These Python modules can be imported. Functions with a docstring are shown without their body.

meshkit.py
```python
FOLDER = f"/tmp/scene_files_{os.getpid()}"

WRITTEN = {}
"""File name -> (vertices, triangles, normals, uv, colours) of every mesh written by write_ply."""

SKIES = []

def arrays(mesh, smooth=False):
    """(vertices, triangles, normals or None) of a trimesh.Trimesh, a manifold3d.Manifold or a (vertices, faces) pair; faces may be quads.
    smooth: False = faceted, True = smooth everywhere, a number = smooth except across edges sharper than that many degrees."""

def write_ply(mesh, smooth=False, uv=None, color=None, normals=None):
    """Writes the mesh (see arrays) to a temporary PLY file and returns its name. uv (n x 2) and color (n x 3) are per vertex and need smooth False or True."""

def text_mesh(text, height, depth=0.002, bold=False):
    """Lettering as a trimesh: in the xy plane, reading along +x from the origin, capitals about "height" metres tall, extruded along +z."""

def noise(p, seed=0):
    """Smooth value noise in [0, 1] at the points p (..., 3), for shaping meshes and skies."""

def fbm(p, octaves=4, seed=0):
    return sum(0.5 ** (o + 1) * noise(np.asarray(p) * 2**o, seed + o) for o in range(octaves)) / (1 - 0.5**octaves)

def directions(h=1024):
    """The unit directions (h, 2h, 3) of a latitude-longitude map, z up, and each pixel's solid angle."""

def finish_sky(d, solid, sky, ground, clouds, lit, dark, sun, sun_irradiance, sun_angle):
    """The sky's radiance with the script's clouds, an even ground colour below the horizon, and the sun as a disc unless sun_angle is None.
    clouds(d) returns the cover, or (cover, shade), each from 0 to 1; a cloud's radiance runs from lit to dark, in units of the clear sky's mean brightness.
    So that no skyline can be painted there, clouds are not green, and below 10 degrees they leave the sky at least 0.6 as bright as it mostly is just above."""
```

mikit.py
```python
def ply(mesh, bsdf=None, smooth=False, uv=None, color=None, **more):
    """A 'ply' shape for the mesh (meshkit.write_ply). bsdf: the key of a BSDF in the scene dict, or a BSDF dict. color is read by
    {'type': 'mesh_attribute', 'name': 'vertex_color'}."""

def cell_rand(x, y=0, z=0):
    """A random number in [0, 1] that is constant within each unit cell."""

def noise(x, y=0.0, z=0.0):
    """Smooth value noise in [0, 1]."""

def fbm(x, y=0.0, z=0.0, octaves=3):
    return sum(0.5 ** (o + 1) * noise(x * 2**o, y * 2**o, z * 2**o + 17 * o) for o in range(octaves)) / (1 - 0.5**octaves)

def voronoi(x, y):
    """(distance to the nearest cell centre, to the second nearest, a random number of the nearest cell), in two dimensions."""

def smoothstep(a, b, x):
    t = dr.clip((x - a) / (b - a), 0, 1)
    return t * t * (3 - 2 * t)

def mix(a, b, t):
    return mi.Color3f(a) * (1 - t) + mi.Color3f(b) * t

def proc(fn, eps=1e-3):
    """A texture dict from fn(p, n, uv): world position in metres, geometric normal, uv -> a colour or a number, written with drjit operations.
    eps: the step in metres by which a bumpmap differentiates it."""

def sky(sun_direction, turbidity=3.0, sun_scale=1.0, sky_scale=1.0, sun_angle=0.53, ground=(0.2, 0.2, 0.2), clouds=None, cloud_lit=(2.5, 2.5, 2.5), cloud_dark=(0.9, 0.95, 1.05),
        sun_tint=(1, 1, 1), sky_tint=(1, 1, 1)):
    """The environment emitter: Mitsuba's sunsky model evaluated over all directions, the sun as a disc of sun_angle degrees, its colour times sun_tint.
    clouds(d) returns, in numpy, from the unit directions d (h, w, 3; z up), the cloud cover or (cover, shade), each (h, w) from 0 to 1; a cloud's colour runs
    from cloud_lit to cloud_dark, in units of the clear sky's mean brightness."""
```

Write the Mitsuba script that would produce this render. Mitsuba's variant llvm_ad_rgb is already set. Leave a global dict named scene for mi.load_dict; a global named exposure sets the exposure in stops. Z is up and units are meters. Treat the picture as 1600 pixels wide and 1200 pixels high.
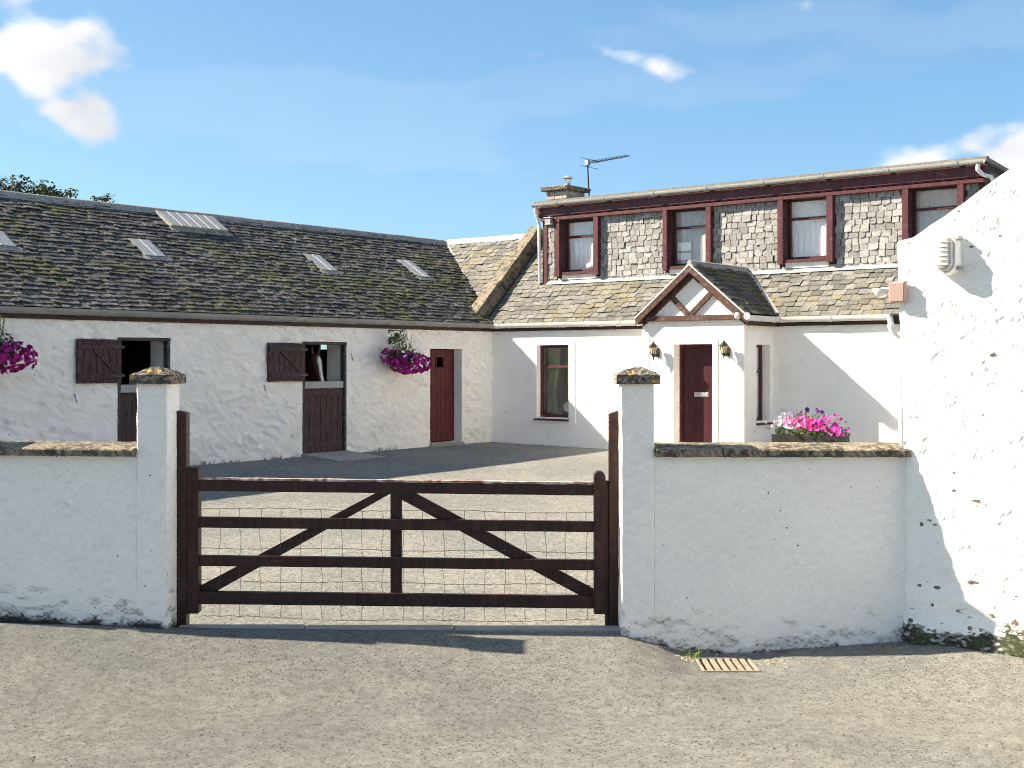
import math, numpy as np, trimesh, drjit as dr, mitsuba as mi
from shapely.geometry import Polygon, box as sbox
from shapely import affinity
from trimesh.creation import extrude_polygon
import manifold3d as m3
import meshkit, mikit
from mikit import proc, noise, fbm, voronoi, smoothstep, mix, cell_rand

rng = np.random.default_rng(7)
scene, labels = {'type': 'scene'}, {}
T = mi.ScalarTransform4f
EYE = 1.65

# ---------------------------------------------------------------- camera, sky, exposure
scene['camera'] = {
    'type': 'perspective', 'fov': math.degrees(2 * math.atan(800 / 1950)), 'fov_axis': 'x',
    'near_clip': 0.05, 'far_clip': 2000.0, 'principal_point_offset_y': 0.03,
    'to_world': T().look_at(origin=[0, 0, EYE], target=[0, 10, EYE], up=[0, 0, 1]),
}
SUN = (-1.34, 0.23, 1.0)


def blob(az, el, a0, e0, ra, re):
    """soft bump at azimuth a0, elevation e0 (radians, azimuth from the north)"""
    da = np.abs((az - a0 + np.pi) % (2 * np.pi) - np.pi)
    return np.exp(-((da / ra) ** 2 + ((el - e0) / re) ** 2))


def clouds(d):
    az = np.arctan2(d[..., 0], d[..., 1])
    el = np.arcsin(np.clip(d[..., 2], -1, 1))
    p = np.stack([az * 14, el * 20, np.zeros_like(az)], -1)
    wx = (meshkit.fbm(p * .9 + 21.3, 4, 31) - .5) * .075
    wy = (meshkit.fbm(p * .9 + 41.9, 4, 37) - .5) * .042
    az, el = az + wx, el + wy
    n = meshkit.fbm(p * 2.0 + 3.1, 7, 5)
    n2 = meshkit.fbm(p * 0.3 + 9.0, 5, 11)
    # the banks that stand over the farm
    f = 1.05 * blob(az, el, -.365, .228, .058, .030)
    f = np.maximum(f, 1.1 * blob(az, el, -.405, .235, .05, .032))
    f = np.maximum(f, 1.05 * blob(az, el, -.322, .190, .034, .020))
    f = np.maximum(f, .95 * blob(az, el, -.395, .290, .075, .022))
    f = np.maximum(f, .62 * blob(az, el, -.312, .274, .034, .018))
    f = np.maximum(f, 1.0 * blob(az, el, .395, .160, .085, .026))
    f = np.maximum(f, .80 * blob(az, el, .33, .152, .060, .022))
    f = np.maximum(f, .54 * blob(az, el, .080, .233, .050, .010))
    f = np.maximum(f, .50 * blob(az, el, .120, .228, .034, .011))
    f = np.maximum(f, .44 * blob(az, el, .243, .264, .022, .010))
    f = np.maximum(f, .26 * blob(az, el, .02, .16, .05, .014))
    away = 1 - np.exp(-((az / 0.62) ** 2))
    f = np.maximum(f, away * np.clip((n2 - .50) * 4.2, 0, 1))
    c = f + (n - .5) * 2.5 * np.clip(f * 2.0, 0, 1)
    cover = np.clip((c - .30) / .46, 0, 1)
    wisps = np.clip((meshkit.fbm(np.stack([az * 3.2 + el * 4, el * 26, np.zeros_like(az)], -1) + 1.7, 5, 21) - .52) * 1.1, 0, .075)
    cover = np.maximum(cover * .96, wisps)
    shade = np.clip((meshkit.fbm(p * .8 + 5.5, 4, 8) - .42) * 1.6, 0, .55)
    return cover, shade


scene['sky'] = mikit.sky(SUN, turbidity=3, sun_scale=2.35, sky_scale=.95, ground=(.2, .19, .17), clouds=clouds,
                         cloud_lit=(2.6, 2.6, 2.6), cloud_dark=(1.35, 1.4, 1.5), sun_tint=(.94, 1, 1.09), sky_tint=(.90, 1.08, 1.13))
exposure = 2.32

# ---------------------------------------------------------------- helpers


class Frame:
    """A local frame: a along, o outwards, z up (any three axes)."""

    def __init__(s, origin, A, O, Z=(0, 0, 1)):
        s.o = np.asarray(origin, float)
        s.M = np.array([A, O, Z], float)
        s.flip = np.linalg.det(s.M) < 0

    def pt(s, a, o, z):
        return s.o + a * s.M[0] + o * s.M[1] + z * s.M[2]

    def put(s, mesh):
        v, f = np.asarray(mesh.vertices) @ s.M + s.o, np.asarray(mesh.faces)
        return trimesh.Trimesh(v, f[:, ::-1] if s.flip else f, process=False)


ang = 0.681
U = np.array([math.sin(ang), math.cos(ang), 0.])
V = np.array([math.cos(ang), -math.sin(ang), 0.])
ZZ = np.array([0, 0, 1.])
C0 = np.array([-0.41, 25.46, 0.])
FS = Frame(C0, -U, V)                       # stable front: a = metres left of the inner corner
FH = Frame(C0, V, -U)                       # farmhouse front: a = metres right of the inner corner
FW = Frame((0, 0, 0), (1, 0, 0), (0, -1, 0))  # world, o towards the road
BIG0 = np.array([2.79, 8.9, 0.])
FB = Frame(BIG0, V, -U)                     # outbuilding gable
th = math.radians(7.5)
FL = Frame((-2.46, 8.9, 0), (-math.cos(th), math.sin(th), 0), (-math.sin(th), -math.cos(th), 0))  # left wall and pillar


def fresh(name, parent=None):
    base = name if parent is None else parent + '__' + name
    key, k = base, 0
    while key in scene or key in labels or key in holders:
        k += 1
        key = f'{base}_{k:03d}'
    holders.add(key)
    return key


holders = set()


def thing(name, label=None, cat=None, group=None, kind=None):
    key = fresh(name)
    tag(key, label, cat, group, kind)
    return key


def tag(key, label=None, cat=None, group=None, kind=None):
    d = {k: v for k, v in dict(label=label, category=cat, group=group, kind=kind).items() if v}
    if d:
        labels.setdefault(key, {}).update(d)


def add(name, mesh, bsdf, parent=None, smooth=False, uv=None, label=None, kind=None, **more):
    key = fresh(name, parent)
    scene[key] = mikit.ply(mesh, bsdf, smooth=smooth, uv=uv, **more)
    tag(key, label, kind=kind)
    return key


def fill(key, mesh, bsdf, smooth=False, uv=None):
    """gives a thing its own mesh"""
    scene[key] = mikit.ply(mesh, bsdf, smooth=smooth, uv=uv)
    return key


def cat(*ms):
    ms = [m for l in ms for m in (l if isinstance(l, (list, tuple)) else [l])]
    return trimesh.util.concatenate(ms)


def bx(a0, a1, o0, o1, z0, z1, ch=0.0):
    a0, a1 = sorted((a0, a1)); o0, o1 = sorted((o0, o1)); z0, z1 = sorted((z0, z1))
    if ch <= 0:
        m = trimesh.creation.box((a1 - a0, o1 - o0, z1 - z0))
        m.apply_translation(((a0 + a1) / 2, (o0 + o1) / 2, (z0 + z1) / 2))
        return m
    pts = []
    for x in (0, 1):
        for y in (0, 1):
            for z in (0, 1):
                for k in range(3):
                    e = [ch, ch, ch]; e[k] = 0
                    pts.append([(a1 - e[0]) if x else (a0 + e[0]), (o1 - e[1]) if y else (o0 + e[1]), (z1 - e[2]) if z else (z0 + e[2])])
    return trimesh.convex.convex_hull(np.array(pts))


def prism(poly, a0, a1):
    """polygon in (o, z) extruded along a"""
    m = extrude_polygon(Polygon(poly) if not isinstance(poly, Polygon) else poly, a1 - a0, engine='earcut')
    v = np.asarray(m.vertices)
    return trimesh.Trimesh(np.c_[v[:, 2] + a0, v[:, 0], v[:, 1]], m.faces, process=False)


def plate(poly, o0, o1):
    """polygon in (a, z) extruded along o"""
    m = extrude_polygon(Polygon(poly) if not isinstance(poly, Polygon) else poly, o1 - o0, engine='earcut')
    v = np.asarray(m.vertices)
    return trimesh.Trimesh(np.c_[v[:, 0], v[:, 2] + o0, v[:, 1]], np.asarray(m.faces)[:, ::-1], process=False)


def bar(p, q, w, h, up=(0, 0, 1), ch=0.0):
    """a straight square bar from p to q, w wide, h deep"""
    p, q = np.asarray(p, float), np.asarray(q, float)
    d = q - p; L = np.linalg.norm(d); d /= L
    if np.linalg.norm(np.cross(d, up)) < 1e-6:
        up = (1, 0, 0)
    s = np.cross(d, up); s /= np.linalg.norm(s); t = np.cross(s, d)
    m = bx(0, L, -w / 2, w / 2, -h / 2, h / 2, ch)
    return trimesh.Trimesh(np.asarray(m.vertices) @ np.array([d, s, t]) + p, m.faces, process=False)


def tube(pts, r, n=8, cap=True):
    pts = np.asarray(pts, float)
    r = np.full(len(pts), r) if np.isscalar(r) else np.asarray(r, float)
    tang = np.gradient(pts, axis=0); tang /= np.linalg.norm(tang, axis=1)[:, None]
    ref = np.array([.31, .17, .93]) if abs(tang[0] @ [.31, .17, .93]) < .9 else np.array([1., 0, 0])
    vs, fs = [], []
    for i, (p, t) in enumerate(zip(pts, tang)):
        s = np.cross(t, ref); s /= np.linalg.norm(s); b = np.cross(t, s)
        k = np.arange(n) / n * 2 * np.pi
        vs.append(p + r[i] * (np.cos(k)[:, None] * s + np.sin(k)[:, None] * b))
    for i in range(len(pts) - 1):
        for k in range(n):
            a, b = i * n + k, i * n + (k + 1) % n
            fs += [[a, b, b + n], [a, b + n, a + n]]
    v = np.vstack(vs)
    if cap:
        v = np.vstack([v, pts[0], pts[-1]]); c0, c1 = len(v) - 2, len(v) - 1; e = (len(pts) - 1) * n
        for k in range(n):
            fs += [[c0, (k + 1) % n, k], [c1, e + k, e + (k + 1) % n]]
    return trimesh.Trimesh(v, fs, process=False)


def lathe(prof, n=16, center=(0, 0, 0)):
    """profile [(r, z)] turned round the z axis"""
    k = np.arange(n) / n * 2 * np.pi
    v = np.vstack([np.c_[r * np.cos(k), r * np.sin(k), np.full(n, z)] for r, z in prof])
    f = []
    for i in range(len(prof) - 1):
        for j in range(n):
            a, b = i * n + j, i * n + (j + 1) % n
            f += [[a, b, b + n], [a, b + n, a + n]]
    return trimesh.Trimesh(v + np.asarray(center), f, process=False)


def sheet(a_line, z_line, fo, keep=None):
    """grid in (a, z) with o = fo(a, z); keep(ac, zc) drops cells"""
    a, z = np.meshgrid(a_line, z_line, indexing='ij')
    v = np.c_[a.ravel(), fo(a.ravel(), z.ravel()), z.ravel()]
    n = len(z_line); i, j = np.meshgrid(np.arange(len(a_line) - 1), np.arange(n - 1), indexing='ij')
    if keep is not None:
        ac = (a[:-1, :-1] + a[1:, 1:]) / 2; zc = (z[:-1, :-1] + z[1:, 1:]) / 2
        k = keep(ac, zc); i, j = i[k], j[k]
    q = (i * n + j).ravel()
    f = np.vstack([np.c_[q, q + n, q + n + 1], np.c_[q, q + n + 1, q + 1]])
    m = trimesh.Trimesh(v, f[:, ::-1], process=False)
    m.remove_unreferenced_vertices()
    return m


def lines(lo, hi, step, cuts=()):
    pts = [lo] + sorted(c for c in cuts if lo < c < hi) + [hi]
    out = [lo]
    for p, q in zip(pts[:-1], pts[1:]):
        out += list(np.linspace(p, q, max(1, int(round((q - p) / step))) + 1)[1:])
    return np.array(out)


def wall_with_holes(a0, a1, z0, z1, holes, step, fo, depth=0.3):
    """front face with openings, and the sides of each opening"""
    al = lines(a0, a1, step, [c for h in holes for c in h[:2]])
    zl = lines(z0, z1, step, [c for h in holes for c in h[2:4]])
    keep = lambda a, z: ~np.any([(a > h[0]) & (a < h[1]) & (z > h[2]) & (z < h[3]) for h in holes], axis=0) if holes else np.ones_like(a, bool)
    ms = [sheet(al, zl, fo, keep)]
    for h in holes:
        d = h[4] if len(h) > 4 else depth
        for (p, q) in (((h[0], h[2]), (h[0], h[3])), ((h[1], h[2]), (h[1], h[3])), ((h[0], h[3]), (h[1], h[3])), ((h[0], h[2]), (h[1], h[2]))):
            L = max(2, int(np.hypot(q[0] - p[0], q[1] - p[1]) / step) + 1)
            k = np.linspace(0, 1, L)
            aa, zz = p[0] + (q[0] - p[0]) * k, p[1] + (q[1] - p[1]) * k
            f = fo(aa, zz)
            v = np.vstack([np.c_[aa, f, zz], np.c_[aa, np.full(L, -d), zz]])
            fs = [[i, i + 1, i + 1 + L] for i in range(L - 1)] + [[i, i + 1 + L, i + L] for i in range(L - 1)]
            ms.append(trimesh.Trimesh(v, fs, process=False))
    return cat(ms)


def quad(*pts):
    return trimesh.Trimesh(np.array(pts, float), [[0, 1, 2], [0, 2, 3]], process=False)


# ---------------------------------------------------------------- materials
def P(name, color, rough=.8, spec=.3, bump=None, bscale=1.0, eps=.004, metal=0.0, two=True, **kw):
    col = {'type': 'rgb', 'value': list(color)} if isinstance(color, (tuple, list)) else proc(color)
    b = {'type': 'principled', 'base_color': col, 'roughness': rough, 'specular': spec, 'metallic': metal, **kw}
    if bump is not None:
        b = {'type': 'bumpmap', 'arbitrary': proc(bump, eps), 'scale': bscale, 'bsdf': b}
    scene[name] = {'type': 'twosided', 'bsdf': b} if two else b
    return name


def grain(p, f, s=0.):
    return noise(p.x * f + s, p.y * f + 2.3 * s, p.z * f)


def plaster_col(base, dirt_shade, amount=.12, f=60.):
    def fn(p, n, uv):
        g = grain(p, f) - .5
        g2 = fbm(p.x * 2.1, p.y * 2.1, p.z * 2.1, 3)
        k = smoothstep(.60, .80, fbm(p.x * 7, p.y * 7, p.z * 5 + 4, 4)) * amount
        spots = smoothstep(.93, .95, noise(p.x * 21 + 5, p.y * 21, p.z * 21)) * smoothstep(.55, .7, noise(p.x * 1.7, p.y * 1.7, p.z * 1.7 + 8))
        c = mi.Color3f(*base) * (1 + .10 * g + .12 * (g2 - .5))
        c = mix(c, mi.Color3f(*dirt_shade), k)
        return mix(c, mi.Color3f(.10, .09, .08), spots * .85)
    return fn


WHITE = (.85, .83, .795)
P('limewash', plaster_col(WHITE, (.50, .48, .43), .30), .9, .2,  # darker flecks put crease shade of the stones into the colour, besides grime
  bump=lambda p, n, uv: fbm(p.x * 26, p.y * 26, p.z * 34, 3), bscale=.022, eps=.006)
P('render_white', plaster_col(WHITE, (.62, .60, .56), .15, 80.), .9, .2,
  bump=lambda p, n, uv: noise(p.x * 70, p.y * 70, p.z * 70), bscale=.004, eps=.004)


def garden_wall_col(p, n, uv):
    g = grain(p, 90.) - .5
    g3 = grain(p, 28., 3.) - .5
    c = mi.Color3f(.79, .772, .742) * (1 + .14 * g + .10 * g3 + .10 * (fbm(p.x * 2.3, p.y * 2.3, p.z * 2.3, 3) - .5))
    # darker towards the foot, in ragged flecks
    foot = -.312 - .03 * p.x - .06 * dr.exp(-dr.square((p.x - 1.6) / .6))
    hgt = p.z - foot
    rag = fbm(p.x * 9, p.y * 9, p.z * 14, 4)
    k = smoothstep(.0, .16, rag - .36 - hgt * 1.1)
    fleck = smoothstep(.48, .62, fbm(p.x * 40, p.y * 40, p.z * 55, 3))
    c = mix(c, mi.Color3f(.22, .205, .18), k * (.25 + .45 * fleck))
    k2 = smoothstep(.0, .05, noise(p.x * 13, p.y * 13, 2.0) * .06 + .02 * fleck - hgt - .012)
    c = mix(c, mi.Color3f(.045, .045, .04), k2)
    # hairline cracks and blown pits
    cr = dr.abs(fbm(p.x * 5, p.y * 5, p.z * 5 + 9, 4) - .5)
    c = mix(c, mi.Color3f(.4, .38, .35), (1 - smoothstep(.0, .006, cr)) * .45 * smoothstep(.55, .65, noise(p.x * 2.3 + 3, p.y * 2, p.z * 2.3)))
    spots = smoothstep(.945, .97, noise(p.x * 24 + 5, p.y * 24, p.z * 24)) * smoothstep(.5, .62, noise(p.x * 1.9, p.y * 1.9, p.z * 1.9 + 3))
    return mix(c, mi.Color3f(.07, .065, .06), spots)


P('garden_wall', garden_wall_col, .9, .2, bump=lambda p, n, uv: fbm(p.x * 60, p.y * 60, p.z * 60, 3), bscale=.006, eps=.004)


def rubble_col(p, n, uv):
    g = grain(p, 70.) - .5
    c = mi.Color3f(*WHITE) * (1 + .12 * g + .16 * (fbm(p.x * 5, p.y * 5, p.z * 7, 3) - .5))
    # chips where the limewash has come off a stone
    near = smoothstep(.55, -.1, p.z) * .05 + smoothstep(3.05, 2.85, p.x) * .018
    chip = smoothstep(.815, .835, fbm(p.x * 12 + 2.2, p.y * 12, p.z * 16, 2) + near)
    c = mix(c, mix(mi.Color3f(.09, .085, .075), mi.Color3f(.20, .17, .13), grain(p, 50.)), chip)
    # moss and bare dark stone at the foot
    hgt = p.z + .34 - .05 * smoothstep(2.85, 3.4, p.x)
    rag = fbm(p.x * 8, p.y * 8, p.z * 12 + 3, 4)
    fl = fbm(p.x * 34, p.y * 34, p.z * 60, 3)
    k = smoothstep(-.02, .05, rag + .35 * (fl - .5) - .40 - hgt * 1.45)
    k = dr.maximum(k, smoothstep(.02, -.01, hgt - .05 - .06 * fl))
    stone = mix(mi.Color3f(.045, .044, .04), mi.Color3f(.36, .35, .32), smoothstep(.50, .72, fl))
    moss = smoothstep(.60, .66, noise(p.x * 8 + 7, p.y * 8, p.z * 11))
    stone = mix(stone, mi.Color3f(.045, .06, .025), moss * .7)
    return mix(c, stone, k)


P('rubble', rubble_col, .95, .15, bump=lambda p, n, uv: fbm(p.x * 45, p.y * 45, p.z * 60, 3), bscale=.006, eps=.004)


def asphalt_col(fine):
    def fn(p, n, uv):
        d, d2, r = voronoi(p.x * fine, p.y * fine)
        big = fbm(p.x * .8, p.y * .8, 1., 4)
        mid = fbm(p.x * 9, p.y * 9, 2., 3)
        c = mix(mi.Color3f(.142, .143, .131), mi.Color3f(.202, .203, .188), r)
        c = mix(c, mi.Color3f(.05, .05, .047), smoothstep(.90, .94, r) * .8)
        c = mix(c, mi.Color3f(.27, .255, .225), smoothstep(.05, .03, r) * .6)
        c = c * (1 - .5 * smoothstep(.02, .16, .14 - (d2 - d)))
        c = c * (.90 + .20 * mid)
        worn = smoothstep(.45, .62, big)
        fine_ = smoothstep(.35, .65, fbm(p.x * 22, p.y * 22, 5., 3))
        c = c * (.90 + .20 * fine_)
        return mix(c, c * mi.Color3f(.82, .85, .89), worn * .8)
    return fn


P('road_asphalt', asphalt_col(85.), .92, .25,
  bump=lambda p, n, uv: smoothstep(.75, .1, voronoi(p.x * 85., p.y * 85.)[0]) * (.5 + .5 * noise(p.x * 30, p.y * 30)), bscale=.006, eps=.002)
P('yard_asphalt', asphalt_col(60.), .92, .25, bump=lambda p, n, uv: fbm(p.x * 40, p.y * 40, 0., 3), bscale=.008, eps=.006)
P('earth', (.10, .10, .06), .95)
P('concrete', lambda p, n, uv: mix(mi.Color3f(.20, .195, .175), mi.Color3f(.32, .31, .28), fbm(p.x * 30, p.y * 30, p.z * 30, 3)), .9,
  bump=lambda p, n, uv: noise(p.x * 60, p.y * 60, p.z * 60), bscale=.004)


def coping_col(p, n, uv):
    d, d2, r = voronoi(p.x * 75 + p.z * 40, p.y * 75 + p.z * 30)
    c = mix(mi.Color3f(.075, .07, .06), mi.Color3f(.27, .24, .18), r)
    crust = smoothstep(.40, .52, fbm(p.x * 7, p.y * 7, p.z * 7, 4)) * smoothstep(.40, .55, fbm(p.x * 32, p.y * 32, p.z * 32, 3))
    return mix(c, mi.Color3f(.042, .041, .036), crust * .85)


P('coping', coping_col, .95, .15, bump=lambda p, n, uv: fbm(p.x * 70, p.y * 70, p.z * 70, 3), bscale=.006, eps=.003)


def cap_col(p, n, uv):
    g = fbm(p.x * 60, p.y * 60, p.z * 60, 3)
    c = mix(mi.Color3f(.085, .075, .065), mi.Color3f(.27, .24, .21), smoothstep(.35, .65, g))
    lich = smoothstep(.64, .68, fbm(p.x * 16 + 1.5, p.y * 16, p.z * 26, 3))
    c = mix(c, mix(mi.Color3f(.42, .22, .015), mi.Color3f(.45, .33, .10), grain(p, 90.)), lich * .9)
    dark = smoothstep(.54, .62, noise(p.x * 42, p.y * 42, p.z * 42))
    return mix(c, mi.Color3f(.04, .04, .035), dark * .8)


P('capstone', cap_col, .95, .15, bump=lambda p, n, uv: fbm(p.x * 60, p.y * 60, p.z * 60, 3), bscale=.010, eps=.003)


def slate_col(lo, hi, moss, mosscol, lichen=0., lichcol=(0, 0, 0), speck=.5):
    def fn(p, n, uv):
        r1 = cell_rand(uv.x, 3.); r2 = cell_rand(uv.x, 7.)
        c = mix(mi.Color3f(*lo), mi.Color3f(*hi), r1 * .75 + .25 * fbm(p.x * 11, p.y * 11, p.z * 11, 3))
        st = smoothstep(.52, .72, fbm(p.x * 33, p.y * 33, p.z * 60, 3))
        c = c * (1 + speck * (st - .35))
        m = smoothstep(.50, .66, fbm(p.x * 1.3 + 3, p.y * 1.3, p.z * 1.6, 3) + .16 * (r2 - .5)) * smoothstep(.40, .58, fbm(p.x * 17, p.y * 17, p.z * 17, 3))
        c = mix(c, mi.Color3f(*mosscol), m * moss)
        if lichen:
            l = smoothstep(.53, .66, fbm(p.x * 1.7 + 11, p.y * 1.7, p.z * 2.0, 3) + .20 * (r2 - .5)) * smoothstep(.42, .55, fbm(p.x * 14, p.y * 14, p.z * 14 + 2, 3))
            c = mix(c, mi.Color3f(*lichcol), l * lichen)
        return c
    return fn


P('slate_stable', slate_col((.032, .033, .034), (.125, .127, .127), .8, (.075, .08, .018), .30, (.26, .26, .24), 1.1), .8, .35)
P('slate_house', slate_col((.085, .086, .082), (.215, .214, .205), .22, (.115, .112, .06), .34, (.23, .185, .06)), .8, .3)
P('slate_dormer', slate_col((.17, .172, .175), (.40, .402, .405), .3, (.16, .16, .15), .6, (.20, .195, .18), .45), .85, .3)
P('slate_porch', slate_col((.05, .05, .045), (.13, .127, .115), .8, (.09, .095, .02), .3, (.30, .28, .22)), .8, .3)
P('roof_felt', (.05, .05, .05), .9)
P('felt_grey', lambda p, n, uv: mix(mi.Color3f(.12, .12, .115), mi.Color3f(.26, .26, .25), fbm(p.x * 25, p.y * 25, p.z * 25, 3)), .9)
P('lead', lambda p, n, uv: mix(mi.Color3f(.34, .34, .325), mi.Color3f(.55, .545, .52), fbm(p.x * 9, p.y * 9, p.z * 9, 3)), .7)
P('lead_grey', lambda p, n, uv: mix(mi.Color3f(.18, .18, .175), mi.Color3f(.34, .34, .33), fbm(p.x * 9, p.y * 9, p.z * 9, 3)), .6)
P('ridge_clay', lambda p, n, uv: mix(mi.Color3f(.17, .168, .16), mi.Color3f(.36, .355, .345), fbm(p.x * 14, p.y * 14, p.z * 14, 3)), .85)
P('sandstone', lambda p, n, uv: mix(mix(mi.Color3f(.13, .115, .09), mi.Color3f(.27, .235, .185), fbm(p.x * 8, p.y * 8, p.z * 8, 3)),
                                    mi.Color3f(.07, .065, .05), smoothstep(.5, .64, fbm(p.x * 12 + 4, p.y * 12, p.z * 12, 4)) * .8), .95,
  bump=lambda p, n, uv: fbm(p.x * 30, p.y * 30, p.z * 30, 3), bscale=.02, eps=.006)


def brick_col(p, n, uv):
    r = cell_rand(uv.x, 5.)
    return mix(mi.Color3f(.26, .21, .18), mi.Color3f(.42, .38, .34), r) * (.75 + .5 * fbm(p.x * 25, p.y * 25, p.z * 25, 3))


P('brick', brick_col, .95)
P('mortar', (.22, .20, .18), .95)


def wood(c1, c2, f=55., wear=.0, worn=(.35, .30, .26), spec=.3):
    def fn(p, n, uv):
        g = fbm(p.x * f, p.y * f, p.z * f * .12, 3)
        c = mix(mi.Color3f(*c1), mi.Color3f(*c2), smoothstep(.3, .7, g))
        if wear:
            w = smoothstep(.60, .68, fbm(p.x * 16, p.y * 16, p.z * 16 + 3, 4))
            c = mix(c, mi.Color3f(*worn), w * wear)
        return c
    return fn


P('gate_wood', wood((.019, .007, .0065), (.038, .0135, .0115), 40., .20, (.10, .05, .038)), .5, .3)
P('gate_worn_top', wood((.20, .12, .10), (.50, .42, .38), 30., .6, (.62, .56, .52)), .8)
P('stable_wood', wood((.036, .019, .021), (.075, .042, .045), 60., .15, (.15, .11, .10)), .7)
P('stable_frame', wood((.028, .029, .027), (.06, .06, .056), 60., .4, (.16, .16, .15)), .7)
P('galvanised', lambda p, n, uv: mix(mi.Color3f(.22, .22, .22), mi.Color3f(.36, .36, .36), fbm(p.x * 12, p.y * 12, p.z * 12, 3)), .55, .5)
P('red_paint', wood((.072, .007, .011), (.105, .012, .016), 50., .10, (.16, .04, .035)), .5, .4)
P('door_paint', wood((.032, .0035, .006), (.048, .0055, .009), 50., .08, (.10, .04, .04)), .45, .4)
P('maroon_paint', wood((.050, .010, .016), (.078, .016, .023), 30., .10, (.30, .22, .22)), .5, .4)
P('brown_paint', wood((.050, .021, .016), (.080, .034, .026), 30., .12, (.45, .38, .34)), .5, .4)
P('dark_fascia', wood((.030, .016, .016), (.050, .026, .026), 30.), .6)
P('white_trim', (.78, .77, .74), .5, .4)
P('white_plastic', lambda p, n, uv: mi.Color3f(.74, .74, .72) * (.88 + .2 * fbm(p.x * 12, p.y * 12, p.z * 12, 3)), .45, .5)
P('gutter_grey', lambda p, n, uv: mix(mi.Color3f(.15, .152, .148), mi.Color3f(.30, .30, .29), fbm(p.x * 7, p.y * 7, p.z * 14, 4)), .55, .5)
P('gutter_pale', lambda p, n, uv: mix(mi.Color3f(.50, .51, .48), mi.Color3f(.70, .70, .68), fbm(p.x * 8, p.y * 8, p.z * 14, 4)), .5, .5)
P('gutter_weathered', lambda p, n, uv: mix(mi.Color3f(.24, .25, .235), mi.Color3f(.42, .42, .40), fbm(p.x * 8, p.y * 8, p.z * 14, 4)), .5, .5)
P('black_metal', (.018, .018, .018), .45, .5)
P('wire', (.05, .047, .043), .6, .3)
P('steel', (.55, .56, .57), .35, .5, metal=.8)
P('amber_glass', (.62, .50, .27), .25, .5)
P('partition_board', wood((.10, .065, .040), (.17, .115, .075), 30.), .8)
P('inside_wall', (.36, .35, .33), .95)
P('floor_dark', (.16, .145, .125), .95)
scene['pane_glass'] = {'type': 'thindielectric', 'int_ior': 1.5}
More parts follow.
